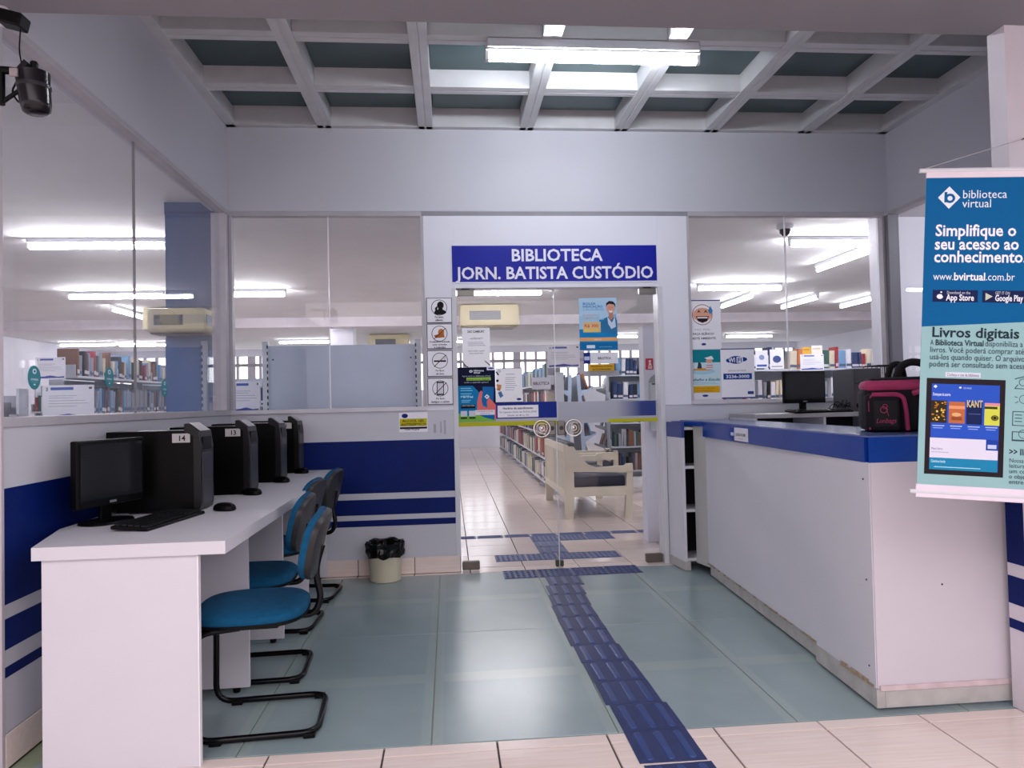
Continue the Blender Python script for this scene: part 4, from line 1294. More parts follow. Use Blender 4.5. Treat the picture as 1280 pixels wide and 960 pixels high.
els += [R_(1183, 466, 1227, 472, 'cfd6e2'), bt_(1185, 471, 4, 'Conheça o site da biblioteca', '6a3a5c', wpx=40),
    R_(1160, 474, 1258.5, 595, '231c22'), R_(1166.5, 481, 1251.5, 589, '2a52b8'), R_(1166, 549, 1251, 574, 'd6d4e4'), R_(1236, 549, 1251, 562, '1c3f9c'), R_(1238, 555, 1249, 560, 'b9c6ea'), R_(1166, 574, 1251, 589, '1d7fa8'),
    ('p', [T(1168.5, 484.5), T(1171, 482.3), T(1173.5, 484.5), T(1171, 486.7)], 'dfe6f0'), ('e',) + T(1202, 485) + (1.6 * PX, 1.6 * PY, 'dfe6f0'), bt_(1206, 486.5, 3, 'busca avançada', 'b9c6ea', wpx=10),
    bt_(1168, 496, 4, 'Destaques do acervo', 'c9d4f2', wpx=22, b=1),
    R_(1166.5, 502, 1186, 530, '33281c'), R_(1188.5, 503, 1208.5, 530, 'b4663c'), R_(1210.5, 503, 1230, 530.5, '15224e'), R_(1233, 504, 1252, 531, 'c9cf4e'),
    R_(1188.5, 508, 1208.5, 512, 'd9946a'), ('e',) + T(1198, 519) + (6 * PX, 3.5 * PY, 'd6a878'), R_(1192, 522, 1205, 526, '8a4a2c'),
    bt_(1210.5, 509, 9, 'KANT', 'c9b98a', wpx=19.5, b=1), R_(1213, 517, 1228, 518, '4a5a8c'), R_(1233, 503, 1252, 506.5, 'd68a9a'), R_(1233, 507.5, 1249, 510.5, '3a3c1c'), ('e',) + T(1246, 521.5) + (4.6 * PX, 5 * PY, '2a2a14'), ('ring',) + T(1246, 521.5) + (3 * PX, .8 * PX, '8a8a3c')]
rr = random.Random(2)
for k in range(26):
    els.append(('e',) + T(1168 + rr.random() * 16, 504 + rr.random() * 23) + (rr.uniform(.8, 1.9) / 283, rr.uniform(.8, 1.9) / 383, rr.choice(['d9a83c', 'e8c860', 'a87420'])))
for k in range(4):
    u = 1168.5 + 22 * k
    els += [R_(u, 533, u + 15, 534.2, 'a9bcec'), R_(u + 1, 536, u + 13, 537, '8fa6e2')]
els += [bt_(1168, 564, 3, 'Meus livros', '5a6a9c', wpx=14), R_(1168, 566.5, 1190, 567.2, '9aa6c4'), bt_(1168, 580, 3.5, 'Continue lendo', 'b9e0ee', wpx=18, b=1), R_(1172, 585, 1230, 586, 'a4d8e6')]
els += [('l',) + T(1270, 472) + T(1285, 468) + (1.2 * PX, '2c3c46'), ('ring',) + T(1280, 476) + (5 * PX, .8 * PX, '2c3c46'), ('l',) + T(1270, 484) + T(1290, 484) + (1.0 * PX, '2c3c46'), ('l',) + T(1270, 484) + T(1274, 479) + (1.0 * PX, '2c3c46'),
    ('ring',) + T(1282, 497) + (6 * PX, .8 * PX, '4a5a64'), ('l',) + T(1270, 494) + T(1274, 495) + (.9 * PX, '4a5a64'), ('l',) + T(1271, 502) + T(1275, 500) + (.9 * PX, '4a5a64'),
    R_(1268, 512, 1290, 530, '3c4c56'), R_(1269, 513, 1289, 529, '8cb5b7'), R_(1271, 516, 1280, 517, '3c4c56'), R_(1271, 520, 1280, 521, '3c4c56'), R_(1271, 524, 1280, 525, '3c4c56'),
    R_(1268, 537, 1290, 549, '3c4c56'), R_(1269.2, 538, 1289, 547, '8cb5b7'), ('ring',) + T(1282, 540) + (6 * PX, .8 * PX, '3c4c56'),
    bt_(1265, 566, 8, '>> Ilimitado', '23313c', wpx=46, b=1)]
for k, s_ in enumerate(('Nossa plataforma de', 'leitura permite que', 'um conteúdo seja', 'o objeto de estudo', 'entre os usuários')):
    els.append(bt_(1265.5, 575.5 + 6.6 * k, 5.5, s_, '3a4a54', wpx=60))
bn = sheet('hanging_banner', 'tall blue and mint virtual library banner hanging from a string at right', 'banner', bmw, bw, H_, '8cb5b7', els, thick=.002)
mb = MB()
mb.box(0, bw, -.004, .004, 0, .034, .002)
mb.build('top_hem', M('d9cfd8', .5), bn)
MB().tube([(-.022, 0, .026), (bw + .022, 0, .026)], .008, 10).build('rod', METALW, bn)
MB().box(-.004, bw, -.006, .006, -H_ - .045, -H_, .003).build('bottom_hem', M('e0d6e2', .5), bn)
MB().tube([(-.022, 0, -H_ - .026), (bw + .022, 0, -H_ - .026)], .008, 10).build('rod', METALW, bn)
iv = bmw.inverted()
nail = Vector((2.24, 2.592, pTL.z + .24))
nl = iv @ nail
MB().tube([(-.015, 0, .03), tuple(nl), (bw + .01, 0, .03)], .0015, 5).build('string', M('b9b4bc', .6), bn)
tag(MB().tube([nail + Vector((0, .01, 0)), nail - Vector((0, .008, 0))], .003, 8).build('nail', M('55555a', .4, .8)), 'small nail in the right column that carries the banner string', 'nail')

# ---------------------------------------------------------------- black camera and box at the top left
cm = empty('surveillance_camera', (-1.30, 2.40, 2.27), label='black surveillance camera on a bracket at the upper left edge', cat='camera')
MB().lathe([(.030, -.078), (.040, -.070), (.044, -.05), (.047, .02), (.050, .05), (.03, .056)], 24, m=Matrix.Rotation(math.radians(-6), 4, 'Y')).build('housing', M('141216', .2, var=.2), cm, smooth=True)
MB().lathe([(.045, .0), (.049, .004), (.049, .012), (.045, .015)], 24, m=Matrix.Translation((0, 0, .0))).build('ring', M('2a2a30', .3), cm, smooth=True)
MB().lathe([(.01, .05), (.012, .085), (.009, .09)], 12).build('knob', BLACK, cm)
MB().box(.02, .075, -.03, .05, -.012, .006, .002, Matrix.Rotation(math.radians(-50), 4, 'Y') @ Matrix.Translation((-.02, 0, .06))).build('visor', M('1c1c22', .3), cm)
MB().box(-.045, -.022, -.053, -.046, .02, .045).build('label_plate', M('9a8f94', .4), cm)
MB().tube(fillet([(-.02, 0, .055), (-.10, .0, .062), (-.25, 0.04, .062)], .02), .013, 8).build('bracket_arm', BLACK, cm)
MB().tube([(-.04, 0, .0), (-.10, 0, -.045)], .007, 8).tube([(-.10, 0, .06), (-.10, 0, -.05)], .012, 8).build('bracket_brace', BLACK, cm)
MB().tube(fillet([(-.05, 0, .03), (-.07, 0, -.01), (-.045, 0, -.045), (-.02, 0, -.05)], .02), .003, 6).build('cable_loop', BLACK, cm)
bx_ = empty('power_box', (-1.405, 2.48, 2.53), label='small black power box with a thin wire above the surveillance camera', cat='power box')
MB().box(-.04, .035, -.03, .03, -.02, .025, .006, Matrix.Rotation(math.radians(14), 4, 'Y')).build('box', BLACK, bx_)
MB().tube(fillet([(.02, 0, -.02), (.015, 0, -.10), (.03, -.01, -.15), (.04, -.03, -.20)], .04), .0022, 6).build('wire', BLACK, bx_)
MB().lathe([(.035, 0), (.035, .01), (.025, .012)], 20, m=Matrix.Translation((-.055, .03, .03)) @ Matrix.Rotation(PI / 2, 4, 'X')).build('mount_plate', M('cfc8d0', .5), bx_)

# ---------------------------------------------------------------- stickers and papers at the left window
def left_sheet(name, label, cat, u0, v0, u1, v1, X, base, els, oval=False, **kw):
    a = B(u0, v0, 'x', X); b = B(u1, v1, 'x', X); c = B(u0, v1, 'x', X); d = B(u1, v0, 'x', X)
    z1 = (a.z + d.z) / 2; z0 = (b.z + c.z) / 2
    mw = Matrix.Translation((X, a.y, z1)) @ Matrix.Rotation(PI / 2, 4, 'Z')
    return mw, b.y - a.y, z1 - z0
for i, (u0, v0, u1, v1, ld) in enumerate(((34.5, 457, 50.5, 487, 'teal oval sticker on the left window, nearest of three'), (130.5, 459, 142, 484.5, 'teal oval sticker on the left window, middle of three'), (201.5, 474, 209.5, 496, 'teal oval sticker on the left window, farthest of three'))):
    mw, w, h = left_sheet('', '', '', u0, v0, u1, v1, XL - .034, '', [])
    mb = MB()
    mb.rings([[(w / 2 + w / 2 * math.cos(2 * PI * q / 28), yy, -h / 2 + h / 2 * math.sin(2 * PI * q / 28)) for q in range(28)] for yy in (-.0015, 0)])
    o = mb.build('oval_sticker', M('0d7f8e', .4))
    o.matrix_world = mw
    tag(o, ld, 'sticker', 'teal oval stickers on the left window')
    flat_print(o, [('e', .5, .24, .16, .12, 'cfe6ea'), ('e', .5, .24, .08, .06, '0d7f8e'), ('t', .5, .62, .12, 'SORRIA', 'cfe6ea', {'b': 1, 'w': .6}), ('t', .5, .70, .05, 'você está sendo', 'a4d4da', {'w': .5}), ('r', .42, .76, .58, .82, 'cfe6ea')], w, h, off=.0015)
# plain notices held on bookcase ends behind the left window
def lib_notice(label, x, y, z, w, h, num, rz=0, mirror=False):
    o = sheet('shelf_notice', label, 'notice', Matrix.Translation((x, y, z)) @ Matrix.Rotation(rz, 4, 'Z'), w, h, 'f2f2f8',
        [('r', .16, .06, .60, .14, '4a62b4'), ('t', .09, .16, .14, num, '20202a', {'b': 1})] + lines(.12, .9, [.30, .36, .44, .52, .60], '9a9aa8', .35, .012) + [('p', [(.04, .88), (.3, .86), (.5, .82), (.75, .88), (.96, .86), (.96, .93), (.04, .95)], '3c50a4'), ('r', .90, .06, .96, .12, '3a3a48')], thick=.002)
    return o
a = B(53, 482, 'y', 6.2); b_ = B(118, 524, 'y', 6.2)
lib_notice('white classification notice numbered 3 low in the left window', a.x, 6.2, a.z, b_.x - a.x, a.z - b_.z, '3')
a = B(44, 447, 'y', 6.6); b_ = B(82, 474, 'y', 6.6)
lib_notice('smaller white classification notice above and behind notice 3', a.x, 6.6, a.z, b_.x - a.x, a.z - b_.z, '1')
a = B(290, 477, 'y', 6.5); b_ = B(325, 516, 'y', 6.5)
lib_notice('white classification notice numbered 2 beside the grey steel panel', a.x, 6.5, a.z, b_.x - a.x, a.z - b_.z, '2')
a = B(684, 432, 'y', 7.4); b_ = B(725, 459.5, 'y', 7.4)
lib_notice('white classification notice numbered 11 hanging behind the door joint', a.x, 7.4, a.z, b_.x - a.x, a.z - b_.z, '11')
a = B(1000, 443, 'y', 7.3); b_ = B(1030, 463, 'y', 7.3)
lib_notice('white sheet standing over the magazines in the right window', a.x, 7.3, a.z, b_.x - a.x, a.z - b_.z, '7')
for (u0, v0, u1, v1, yy, cc, lb, ee) in (
        (962, 437, 980, 461, 7.9, 'eeeef4', 'white flyer with a dark round picture left of the sheet in the right window', [('e', .5, .5, .3, .25, '3a4a7a'), ('r', .1, .85, .9, .9, '8a8a96')]),
        (1003, 434, 1014, 443, 7.9, 'd9a63c', 'small yellow card sticking up behind the white sheet in right window', [('r', .1, .3, .8, .4, '8a6420')]),
        (1014, 432, 1028, 444, 7.9, 'ece6da', 'tilted cream leaflet sticking up behind the white sheet in right window', [('r', .1, .3, .8, .36, 'b05a4a')]),
        (944, 438, 960, 460, 7.9, 'e8e8f0', 'white flyer with blue footer beside the WI FI poster in right window', [('r', .1, .8, .9, .92, '3a5a9a'), ('e', .5, .4, .22, .2, '7a8ab0')])):
    a = B(u0, v0, 'y', yy); b_ = B(u1, v1, 'y', yy)
    sheet('leaflet', lb, 'leaflet', Matrix.Translation((a.x, yy, a.z)), b_.x - a.x, a.z - b_.z, cc, ee, thick=.002)
a = B(664.5, 472, 'y', 8.4); b_ = B(688.5, 486.5, 'y', 8.4)
sheet('sign', 'small white BIBLIOTECA plate on the aisle bookcase behind the left door', 'sign', Matrix.Translation((a.x, 8.4, a.z)), b_.x - a.x, a.z - b_.z, 'dadae6', [('t', .5, .62, .36, 'BIBLIOTECA', '33333f', {'b': 1, 'w': .86})], thick=.002)
a = B(807, 448, 'y', 6.14); b_ = B(817, 462, 'y', 6.14)
sheet('sign', 'small red and white sign on the white divider behind right door', 'sign', Matrix.Translation((a.x, 6.148, a.z)), b_.x - a.x, a.z - b_.z, 'c8343c', [('e', .55, .25, .18, .14, 'f0e6ea'), ('p', [(.35, .6), (.5, .35), (.62, .35), (.8, .6)], 'f0e6ea'), ('r', .3, .66, .85, .74, 'f0e6ea'), ('r', .3, .8, .85, .9, 'f0e6ea')], thick=.004)

# ---------------------------------------------------------------- solid blue block standing in for a reflection in the left window
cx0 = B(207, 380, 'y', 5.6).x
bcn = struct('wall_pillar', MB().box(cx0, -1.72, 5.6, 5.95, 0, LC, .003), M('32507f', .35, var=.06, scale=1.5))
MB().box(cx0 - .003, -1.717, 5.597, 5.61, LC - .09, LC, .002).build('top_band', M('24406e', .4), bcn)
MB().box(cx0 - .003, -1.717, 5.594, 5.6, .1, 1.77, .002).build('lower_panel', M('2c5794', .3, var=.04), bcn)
a = B(183, 385, 'y', 5.35); b_ = B(256, 415, 'y', 5.35)
acm = empty('air_conditioner', (a.x, 5.35, b_.z), label='compact cream air conditioner mounted on the blue reflection block in the left window', cat='air conditioner')
wv = b_.x - a.x; hv = a.z - b_.z
CAx = M('b8b096', .35, var=.05)
MB().bbox(0, wv, 0, .245, 0, hv, .018).build('casing', CAx, acm, smooth=True)
MB().box(.05, wv * .62, -.005, .01, hv * .3, hv * .72, .002).build('grille', M('3a3c46', .4), acm)
MB().box(wv * .04, wv * .96, .02, .2, -.008, .004, .002).build('air_outlet', M('6e6a60', .4), acm)
MB().box(wv - .004, wv + .003, .04, .2, hv * .3, hv * .75, .001).build('side_grille', M('2c4a86', .4), acm)
pst = empty('steel_post', (B(255, 470, 'y', 5.5).x, 5.5, 0), label='slotted steel bookcase upright leaning strip beside the blue reflection block', cat='shelf upright')
MB().box(-.018, .018, 0, .04, 0, 1.74, .002).build('upright', M('aeb8c8', .4), pst)
m_ = MB()
for k in range(34):
    z = .1 + k * .048
    m_.box(-.020, -.010, -.0015, .0, z, z + .026)
o = m_.build('slot', M('1d2026', .6), pst); o['kind'] = 'stuff'

# ---------------------------------------------------------------- library: steel panel, bookcases, books
STL = M('aebccb', .4, .1, var=.04)
STD = M('c3c8d2', .4, var=.04)
sp = empty('steel_bookcase_back', (-.81, 5.62, 0), label='plain grey blue steel back of a bookcase close behind the left back window', cat='bookcase')
MB().box(-.565, .565, 0, .006, .1, 1.705, .001).build('back_panel', M('b4c0d2', .4, var=.03), sp)
for s_ in (-1, 1):
    MB().box(s_ * .575 - .022, s_ * .575 + .022, -.012, .03, 0, 1.74, .002).build('upright', M('c3ccd6', .4), sp)
    sl = MB()
    for k in range(34):
        z = .1 + k * .048
        sl.box(s_ * .575 - .016 * s_ - .005, s_ * .575 - .016 * s_ + .005, -.0135, -.0115, z, z + .026)
    o = sl.build('slot', M('1d2026', .6), sp); o['kind'] = 'stuff'
rv = MB()
for x in (-.52, .52):
    rv.lathe([(.007, 0), (.007, .003)], 8, m=Matrix.Translation((x, -.001, 1.60)) @ Matrix.Rotation(PI / 2, 4, 'X'))
rv.build('screw', M('4a4e56', .4), sp)

CN = {'navy': '22345c', 'red': '8e2a30', 'cream': 'cfc4ae', 'green': '2c4f46', 'brown': '6b4632', 'black': '232327', 'light blue': '6f97bd', 'grey': '8d9099', 'white': 'dcdbe2', 'teal': '2c6a7c', 'orange': 'b8693c'}
BOOK = {}
def book_me(c):
    """unit book: width x 0..1 (spine along x), depth y 0..1 (spine at y=0), height z 0..1"""
    if c not in BOOK:
        m_ = MB()
        m_.rings([[(x, y, z) for x, y in ((0, .05), (.18, .012), (.5, 0), (.82, .012), (1, .05), (1, 1), (.88, 1), (.88, .1), (.12, .1), (.12, 1), (0, 1))] for z in (0, 1)])
        m_.cur = 1
        m_.box(.12, .88, .1, .97, .02, .98)
        m_.cur = 2
        m_.box(.06, .94, -.004, .02, .1, .24)
        BOOK[c] = m_.mesh('book', [M(CN[c], .5), M('d8d0c0', .8), M('cfcad0', .6) if c in ('navy', 'green', 'black', 'brown', 'red') else M('4a5a74', .6)])
    return BOOK[c]
NB = [0]
def row_books(x0, x1, depth, z, mw, pal, shelf_desc, group, hmin=.18, hmax=.26, wmin=.022, wmax=.05, single=True, lean=.06, gap=.06, bdesc='book'):
    x = x0
    stuff = None
    made = []
    while x < x1 - wmin:
        w = random.uniform(wmin, wmax)
        h = random.uniform(hmin, hmax)
        d = random.uniform(.15, .19)
        c = random.choice(pal)
        if random.random() < gap:
            x += random.uniform(.02, .07); continue
        a = random.uniform(0, lean) if random.random() < .5 else 0
        if x + w + h * math.sin(a) > x1: break
        loc = mw @ Matrix.Translation((x, random.uniform(.006, .03), z)) @ Matrix.Rotation(a, 4, 'Y') @ Matrix.Diagonal((w, d, h, 1))
        if single and NB[0] < 300:
            o = bpy.data.objects.new('book', book_me(c)); COL.objects.link(o)
            o.matrix_world = loc
            made.append((o, c))
            NB[0] += 1
        else:
            if stuff is None: stuff = {}
            stuff.setdefault(c, MB()).box(0, 1, 0, 1, 0, 1, m=loc)
        x += w + .0015 + h * math.sin(a) * .9
    side = 'right' if 'aisle' in shelf_desc else 'left'
    if side == 'right': made.reverse()
    cnt = {}
    for o, c in made:
        cnt[c] = cnt.get(c, 0) + 1
        tag(o, '%s %s book from the %s %s' % (ORD[cnt[c] - 1], c, side, shelf_desc), 'book', 'books ' + shelf_desc)
    if single and stuff: REST.append((shelf_desc, stuff))
    return None if single else stuff
REST = []
ORD = 'first second third fourth fifth sixth seventh eighth ninth tenth eleventh twelfth thirteenth fourteenth fifteenth sixteenth seventeenth eighteenth nineteenth twentieth'.split() + ['twenty-first', 'twenty-second', 'twenty-third', 'twenty-fourth', 'twenty-fifth', 'twenty-sixth', 'twenty-seventh', 'twenty-eighth'] + ['late'] * 60
def merge_stuff(name, lst, label, par=None):
    mb = MB(); mats = []
    for st in lst:
        if not st: continue
        for c, m_ in st.items():
            mt = M(CN[c], .55)
            if mt not in mats: mats.append(mt)
            n = len(mb.v); mb.v += m_.v; mb.f += [tuple(n + q for q in f) for f in m_.f]; mb.mi += [mats.index(mt)] * len(m_.f)
    if not mb.v: return
    o = mb.build(name, mats)
    tag(o, label, 'books', kind='stuff')
def bookcase(label, loc, rz, length, zs, height, depth=.24, double=False, bays=None):
    root = empty('bookcase', loc, rz, label=label, cat='bookcase')
    bays = bays or max(1, round(length / .95))
    for k in range(bays + 1):
        x = length * k / bays
        MB().box(x - .012, x + .012, depth * .5, depth, 0, height, .002).build('upright', STD, root)
        MB().box(x - .012, x + .012, -.0, depth, .0, .05, .002).build('foot', STD, root)
    for z in zs:
        m_ = MB()
        m_.box(.0, length, 0, depth, z - .02, z, .001)
        m_.build('shelf', STD, root)
        for k in range(bays + 1):
            x = length * k / bays
            MB().prism([(x - .004, z - .0), (x + .004, z), (x + .004, z + .10), (x - .004, z + .10)], .02, depth - .02).build('shelf_bracket', STD, root)
    MB().box(0, length, depth - .006, depth - .002, .08, height - .05).build('back_panel', M('9fa6b2', .5), root)
    return root, Matrix.Translation(loc) @ Matrix.Rotation(rz, 4, 'Z')

G1 = ['navy', 'grey', 'light blue', 'grey', 'black', 'brown']
G2 = ['light blue', 'cream', 'brown', 'grey', 'cream', 'red', 'black', 'green']
MIX = list(CN)
# (a) bookcase running away behind the left window, facing the aisle (+x): local x -> +y
zsL = [.55, .90, 1.215, 1.56]
r_, mw = bookcase('long grey steel bookcase full of books running away behind the left window', (-3.30, 6.75, 0), PI / 2, 2.5, zsL, 1.58)
row_books(.05, 2.1, .2, 1.56, mw, G2, 'on the top shelf behind the left window', '', .17, .25, .04, .065)
row_books(.12, 2.1, .2, 1.215, mw, G1, 'on the second shelf behind the left window', '', .21, .26, .04, .055, lean=.22, gap=.01)
s1 = row_books(.3, 2.4, .2, .90, mw, ['red', 'brown', 'cream', 'grey'], '', '', .2, .24, .03, .05, single=False)
s2 = row_books(.05, 2.45, .2, .55, mw, G1, '', '', single=False)
merge_stuff('book_row', [s1, s2], 'rows of books low on the bookcase behind the left window')
# shelf-edge labels
m_ = MB()
for k in range(22):
    x = .04 + k * .112
    m_.box(x, x + .09, -.004, .0, 1.19, 1.222)
o = m_.build('shelf_label', M('d9cfc8', .6), r_); o['kind'] = 'stuff'
# second case further left near the frame edge
r_, mw = bookcase('grey bookcase with dark books at the lower left corner of the left window', (-3.95, 5.55, 0), 0, .75, [.5, .82, 1.13], 1.42)
row_books(.05, .7, .2, 1.13, mw, ['black', 'grey', 'navy'], 'at the far left of the left window', '', .15, .19, .03, .05)
s2 = row_books(.05, .7, .2, .82, mw, ['brown', 'green', 'black', 'cream'], '', '', single=False)
merge_stuff('book_row', [s2], 'row of dark books on the lower shelf of the far left bookcase')
# case across the back behind those, seen between left window and blue reflection block
r_, mw = bookcase('far bookcase with low rows of coloured books beyond the long left bookcase', (-5.6, 10.2, 0), 0, 3.4, [.5, .9, 1.25], 1.65)
s2 = []
for z in (.9, 1.25): s2.append(row_books(.05, 3.3, .2, z, mw, MIX, '', '', single=False))
merge_stuff('book_row', s2, 'rows of coloured books on the far left bookcase')
# bookcase seen between corner post and steel panel
r_, mw = bookcase('bookcase with blue and red books between corner post and steel panel', (-2.75, 8.2, 0), 0, 1.5, [.5, .9, 1.27], 1.62)
row_books(.05, 1.45, .2, 1.27, mw, ['navy', 'red', 'green', 'white'], 'between the corner post and the steel panel', '', .15, .2, .03, .05)
s2 = row_books(.05, 1.45, .2, .9, mw, MIX, '', '', single=False)
merge_stuff('book_row', [s2], 'lower row of books behind notice 2')

# (b) long aisle bookcase right of the walkway: faces -x. local x -> -y , so start at far end
zsA = [.13, .46, .80, 1.13, 1.48]
r_, mw = bookcase('long aisle bookcase of bright books seen through the left glass door', (1.28, 18.8, 0), -PI / 2, 9.3, zsA, 1.62, bays=9)
SH = {0: 'on the bottom shelf of the aisle bookcase', 1: 'on the second lowest shelf of the aisle bookcase', 2: 'on the middle shelf of the aisle bookcase', 3: 'on the upper shelf of the aisle bookcase', 4: 'on top of the aisle bookcase'}
s2 = []
for i, z in enumerate(zsA):
    pal = [['green', 'cream', 'navy', 'white', 'grey'], ['navy', 'red', 'light blue', 'green', 'cream', 'orange'], ['red', 'navy', 'light blue', 'black'], ['red', 'cream', 'brown', 'navy', 'white'], ['light blue', 'green', 'cream', 'grey', 'teal']][i]
    row_books(8.1, 9.28, .2, z, mw, pal, SH[i], '', .2, .27, .05, .09, gap=.06)
    s2.append(row_books(.05, 8.05, .2, z, mw, pal, '', '', .2, .26, .05, .1, single=False))
merge_stuff('book_row', s2, 'distant rows of books along the far part of the aisle bookcase')
# left end case across the aisle
r_, mw = bookcase('narrow steel shelving end with leaflets at the left edge of the door opening', (.03, 14.6, 0), PI / 2, 3.0, [.2, .62, 1.05, 1.5], 1.9, bays=3)
s2 = [row_books(.05, 2.9, .2, z, mw, ['black', 'orange', 'white', 'grey', 'light blue'], '', '', single=False) for z in (.2, .62, 1.05, 1.5)]
merge_stuff('book_row', s2, 'books on the shelving left of the aisle')

# (c) double sided display racks seen end-on behind the right door
def rack(label, x, y, sc=1.0, col_='b4c6dc'):
    root = empty('display_rack', (x, y, 0), label=label, cat='display rack')
    RM = M(col_, .4, var=.03)
    for s_ in (-1, 1):
        m_ = MB()
        m_.prism([(s_ * .035, 1.62), (s_ * .085, 1.62), (s_ * .17, .04), (s_ * .11, .04)], 0, .03)
        m_.build('end_panel', RM, root)
        for i, z in enumerate((.32, .66, 1.0, 1.34)):
            xx = .085 + (1.62 - z) * .054
            m_ = MB()
            m_.prism([(s_ * xx, z), (s_ * (xx + .17), z + .07), (s_ * (xx + .175), z + .11), (s_ * (xx + .165), z + .11), (s_ * (xx + .155), z + .085), (s_ * xx, z + .016)], 0, .9)
            m_.build('slanted_shelf', RM, root)
            m_ = MB()
            m_.prism([(s_ * xx, z - .04), (s_ * (xx + .15), z + .065), (s_ * xx, z + .05)], -.002, .006)
            m_.build('shelf_end', RM, root)
        MB().prism([(s_ * .075, 1.6), (s_ * .08, 1.6), (s_ * .16, .05), (s_ * .155, .05)], .03, .9).build('back_panel', M('8f9bae', .5), root)
    MB().box(-.2, .2, 0, .9, 0, .05, .004).build('base', RM, root)
    for s_ in (-1, 1):
        MB().box(-.2, .2, .9 if s_ > 0 else 0, .93 if s_ > 0 else .03, .0, .05, .003).build('foot', RM, root)
    return root
rk = [(1.84, 10.5, 'pale blue double sided display rack with slanted shelves nearest behind the door joint', 'a9bcd4'), (3.05, 12.6, 'grey double sided display rack with slanted shelves farther right behind the door', '8e95a2')]
MAGC = ['red', 'white', 'light blue', 'cream', 'brown', 'navy', 'orange', 'green']
for x, y, lb, cc in rk:
    rack(lb, x, y, col_=cc)
    for s_ in (-1, 1):
        for i, z in enumerate((.32, .66, 1.0, 1.34)):
            xx = .085 + (1.62 - z) * .054
            for k in range(3):
                if random.random() < .25: continue
                c = random.choice(MAGC)
                h = random.uniform(.2, .27)
                yv = .06 + k * .29
                mwx = Matrix.Translation((x + s_ * (xx + .15), y + yv, z + .085)) @ Matrix.Rotation(-s_ * math.radians(18), 4, 'Y') @ Matrix.Diagonal((-s_ * .02, .2, h, 1))
                o = MB().box(0, 1, 0, 1, 0, 1).build('magazine', M(CN[c], .4))
                o.matrix_world = Matrix.Translation((x + s_ * (xx + .105), y + yv, z + .062)) @ Matrix.Rotation(-s_ * math.radians(18), 4, 'Y') @ Matrix.Diagonal((.018, .2, h, 1))
                side = 'left' if s_ < 0 else 'right'
                rown = ('lowest', 'second lowest', 'second highest', 'highest')[i]
                kk = ('front', 'middle', 'back')[k]
                rn = 'pale blue rack' if cc == 'a9bcd4' else 'grey rack'
                tag(o, '%s magazine, %s on the %s tray, %s side of %s' % (c, kk, rown, side, rn), 'magazine', 'magazines on the %s' % rn)

# (d) magazine bookcase across the right window and divider area
zsR = [.5, .85, 1.2, 1.555]
r_, mw = bookcase('wide grey bookcase of magazines and books behind the right window', (3.1, 8.2, 0), 0, 3.0, zsR, 1.62, bays=3)
row_books(.05, 2.95, .2, 1.555, mw, ['light blue', 'white', 'orange', 'cream', 'navy', 'red', 'green', 'white'], 'on the top shelf behind the right window', '', .16, .27, .03, .11, gap=.12, lean=.12)
row_books(.05, 2.95, .2, 1.2, mw, ['white', 'white', 'grey', 'red', 'cream', 'black', 'grey'], 'on the second shelf behind the right window', '', .2, .27, .03, .055, gap=.05)
s2 = row_books(.05, 2.95, .2, .85, mw, ['white', 'grey', 'red', 'black'], '', '', single=False)
merge_stuff('book_row', [s2], 'lower row of books of the magazine bookcase')
r_, mw = bookcase('bookcase of blue and dark books beside the white divider, right door', (2.35, 10.4, 0), 0, 2.6, [.2, .55, .9, 1.25, 1.6], 1.75)
for z, nm in ((1.25, 'upper'), (1.6, 'top')):
    row_books(.05, 1.2, .2, z, mw, ['navy', 'navy', 'black', 'white', 'light blue'], 'on the %s shelf beside the white divider' % nm, '', .2, .27, .04, .08)
s2 = [row_books(.05, 2.5, .2, z, mw, ['black', 'grey', 'brown', 'green', 'navy'], '', '', single=False) for z in (.2, .55, .9)]
merge_stuff('book_row', s2, 'rows of dark books low beside the white divider')
r_, mw = bookcase('distant bookcase row right of the aisle in front of the far windows', (4.2, 14.5, 0), 0, 5.4, [.6, 1.0, 1.4], 1.8)
s2 = [row_books(.05, 5.3, .2, z, mw, MIX, '', '', single=False, wmin=.05, wmax=.1) for z in (.6, 1.0, 1.4)]
merge_stuff('book_row', s2, 'distant rows of mixed books in front of the far windows')
r_, mw = bookcase('distant bookcase behind the steel panel near the white pillar', (-5.2, 15.5, 0), 0, 4.4, [.6, 1.0, 1.4], 1.8)
s2 = [row_books(.05, 4.3, .2, z, mw, MIX, '', '', single=False, wmin=.05, wmax=.1) for z in (.6, 1.0, 1.4)]
merge_stuff('book_row', s2, 'distant rows of mixed books near the white pillar')
for sd, st_ in REST:
    merge_stuff('book_row', [st_], 'remaining row of books ' + sd)
print('single books', NB[0])

# round machine on the divider
wm = empty('paper_dispenser', (1.80, 6.08, 1.02), label='grey rounded dispenser on the white divider behind the right door', cat='dispenser')
wm.location = (1.86, 6.08, 0)
MB().box(-.13, .08, -.0, .068, .96, 1.38, .01).build('body', M('b9bcc0', .4), wm)
MB().prism([(-.13, 1.38), (.08, 1.38), (.08, 1.46), (.0, 1.48), (-.08, 1.45), (-.12, 1.41)], .0, .068).build('lid', M('8d938f', .35), wm)
MB().box(-.12, .07, -.004, .0, 1.36, 1.375).build('slot', M('4a5048', .5), wm)

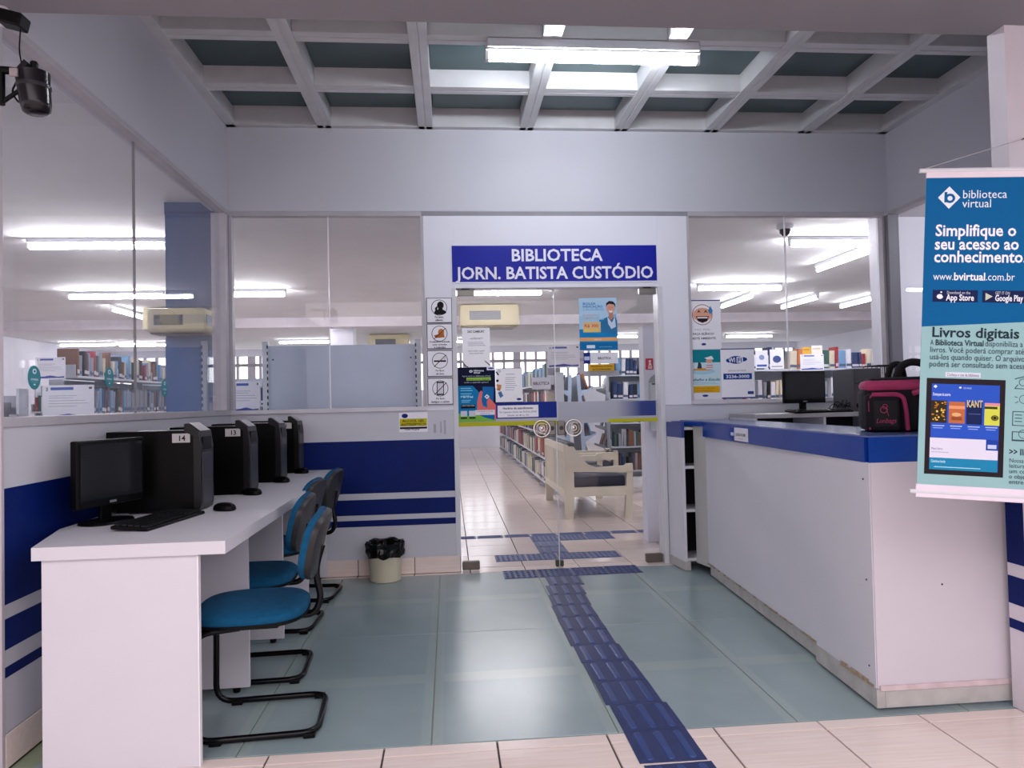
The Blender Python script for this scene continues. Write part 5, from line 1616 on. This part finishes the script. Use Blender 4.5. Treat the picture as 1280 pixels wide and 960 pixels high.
# ---------------------------------------------------------------- white wooden sofa
sf = empty('wooden_sofa', (1.18, 7.46, 0), label='white painted wooden sofa with navy cushions facing right behind the doors', cat='sofa')
CRM = M('d6cdb8', .4, var=.04)
NAVC = M('0c1430', .4, var=.15, bump=.1)
W_ = 1.50
for yv in (0, W_):
    m_ = MB()
    m_.prism([(0, .0), (.085, .0), (.10, .20), (.10, .50), (.0, .50)], yv, yv + .045)
    m_.build('leg', CRM, sf)
    m_ = MB()
    m_.prism([(.0, .499), (.70, .47), (.73, .49), (.725, .565), (.66, .565), (.64, .545), (.34, .535), (.25, .57), (.17, .65), (.105, .755), (.0, .765)], yv, yv + .045)
    m_.build('arm_panel', CRM, sf)
    MB().prism([(.63, .0), (.71, .0), (.725, .48), (.665, .48)], yv, yv + .045).build('leg', CRM, sf)
    MB().box(.07, .69, yv + .004, yv + .04, .235, .33, .003).build('side_rail', CRM, sf)
MB().box(.0, .05, .045, W_, .70, .775, .004).build('top_rail', CRM, sf)
MB().box(.0, .04, .045, W_, .22, .30, .003).build('lower_rail', CRM, sf)
for k in range(2):
    MB().box(.008, .022, .06 + k * .74, .76 + k * .74, .30, .70, .002).build('back_panel', M('c3bca8', .5, var=.05), sf)
MB().box(.66, .70, .045, W_, .23, .31, .003).build('front_rail', CRM, sf)
for k in range(2):
    MB().box(.07, .665, .06 + k * .70, .735 + k * .70, .315, .44, .03).build('seat_cushion', NAVC, sf, smooth=True)
    MB().box(.03, .13, .06 + k * .70, .735 + k * .70, .445, .80, .03).build('back_cushion', NAVC, sf, smooth=True)
tag(MB().box(0, .32, 0, .30, 0, .02, .006).build('folder', M('5c6c84', .4)), 'grey blue folder lying on the sofa cushion', 'folder').location = (1.45, 7.9, .442)
# second sofa-like stool beyond
st = empty('wooden_armchair', (1.56, 9.45, 0), label='cream wooden armchair standing behind the white sofa', cat='armchair')
for x in (0, .6):
    for yv in (0, .5):
        MB().box(x, x + .06, yv, yv + .05, 0, .56, .004).build('leg', CRM, st)
MB().box(.0, .66, -.002, .05, .44, .54, .004).build('arm_panel', CRM, st)
MB().box(.0, .66, .5, .552, .44, .54, .004).build('arm_panel', CRM, st)
MB().box(.05, .62, .05, .5, .26, .40, .03).build('seat_cushion', NAVC, st, smooth=True)

# ---------------------------------------------------------------- ceiling air conditioners, dome camera
def ac(label, x, y, w=.95):
    root = empty('air_conditioner', (x, y, LC), label=label, cat='air conditioner')
    CA = M('b4aa8a', .35, var=.05)
    MB().bbox(-w / 2, w / 2, 0, .6, -.36, -.01, .05).build('casing', CA, root, smooth=True)
    MB().box(-w / 2 + .16, w / 2 - .30, -.006, .02, -.26, -.12, .004).build('grille', M('4a4c54', .4), root)
    for k in range(6):
        MB().box(-w / 2 + .165, w / 2 - .305, -.012, -.004, -.255 + k * .022, -.247 + k * .022).build('louvre', M('6c6e76', .4), root)
    MB().box(-w / 2 + .08, w / 2 - .08, .04, .5, -.375, -.358, .004).build('air_outlet', M('7a7468', .4), root)
    return root
ac('cream ceiling air conditioner seen through the top of the left glass door', .66, 11.3)
ac('cream ceiling air conditioner beside the blue reflection block in the left window', -4.13, 11.3)
ac('far cream air conditioner just above the steel panel by the pillar', -1.3, 16.0, .9)
dm = empty('dome_camera', (3.08, 6.3, LC), label='small white dome camera on the library ceiling in the right window', cat='camera')
MB().lathe([(.075, 0), (.075, -.03), (.06, -.045)], 24).build('base', METALW, dm, smooth=True)
MB().lathe([(.052, -.04), (.05, -.07), (.035, -.095), (.012, -.105)], 24).build('dome', M('2a2426', .08), dm, smooth=True)
hk = MB().tube(fillet([(-2.62, 9.0, LC), (-2.62, 9.0, 2.38), (-2.78, 9.0, 2.30)], .04), .012, 8)
tag(hk.build('ceiling_bracket', M('5a585e', .5)), 'thin bent grey bracket hanging from library ceiling near corner post', 'bracket')
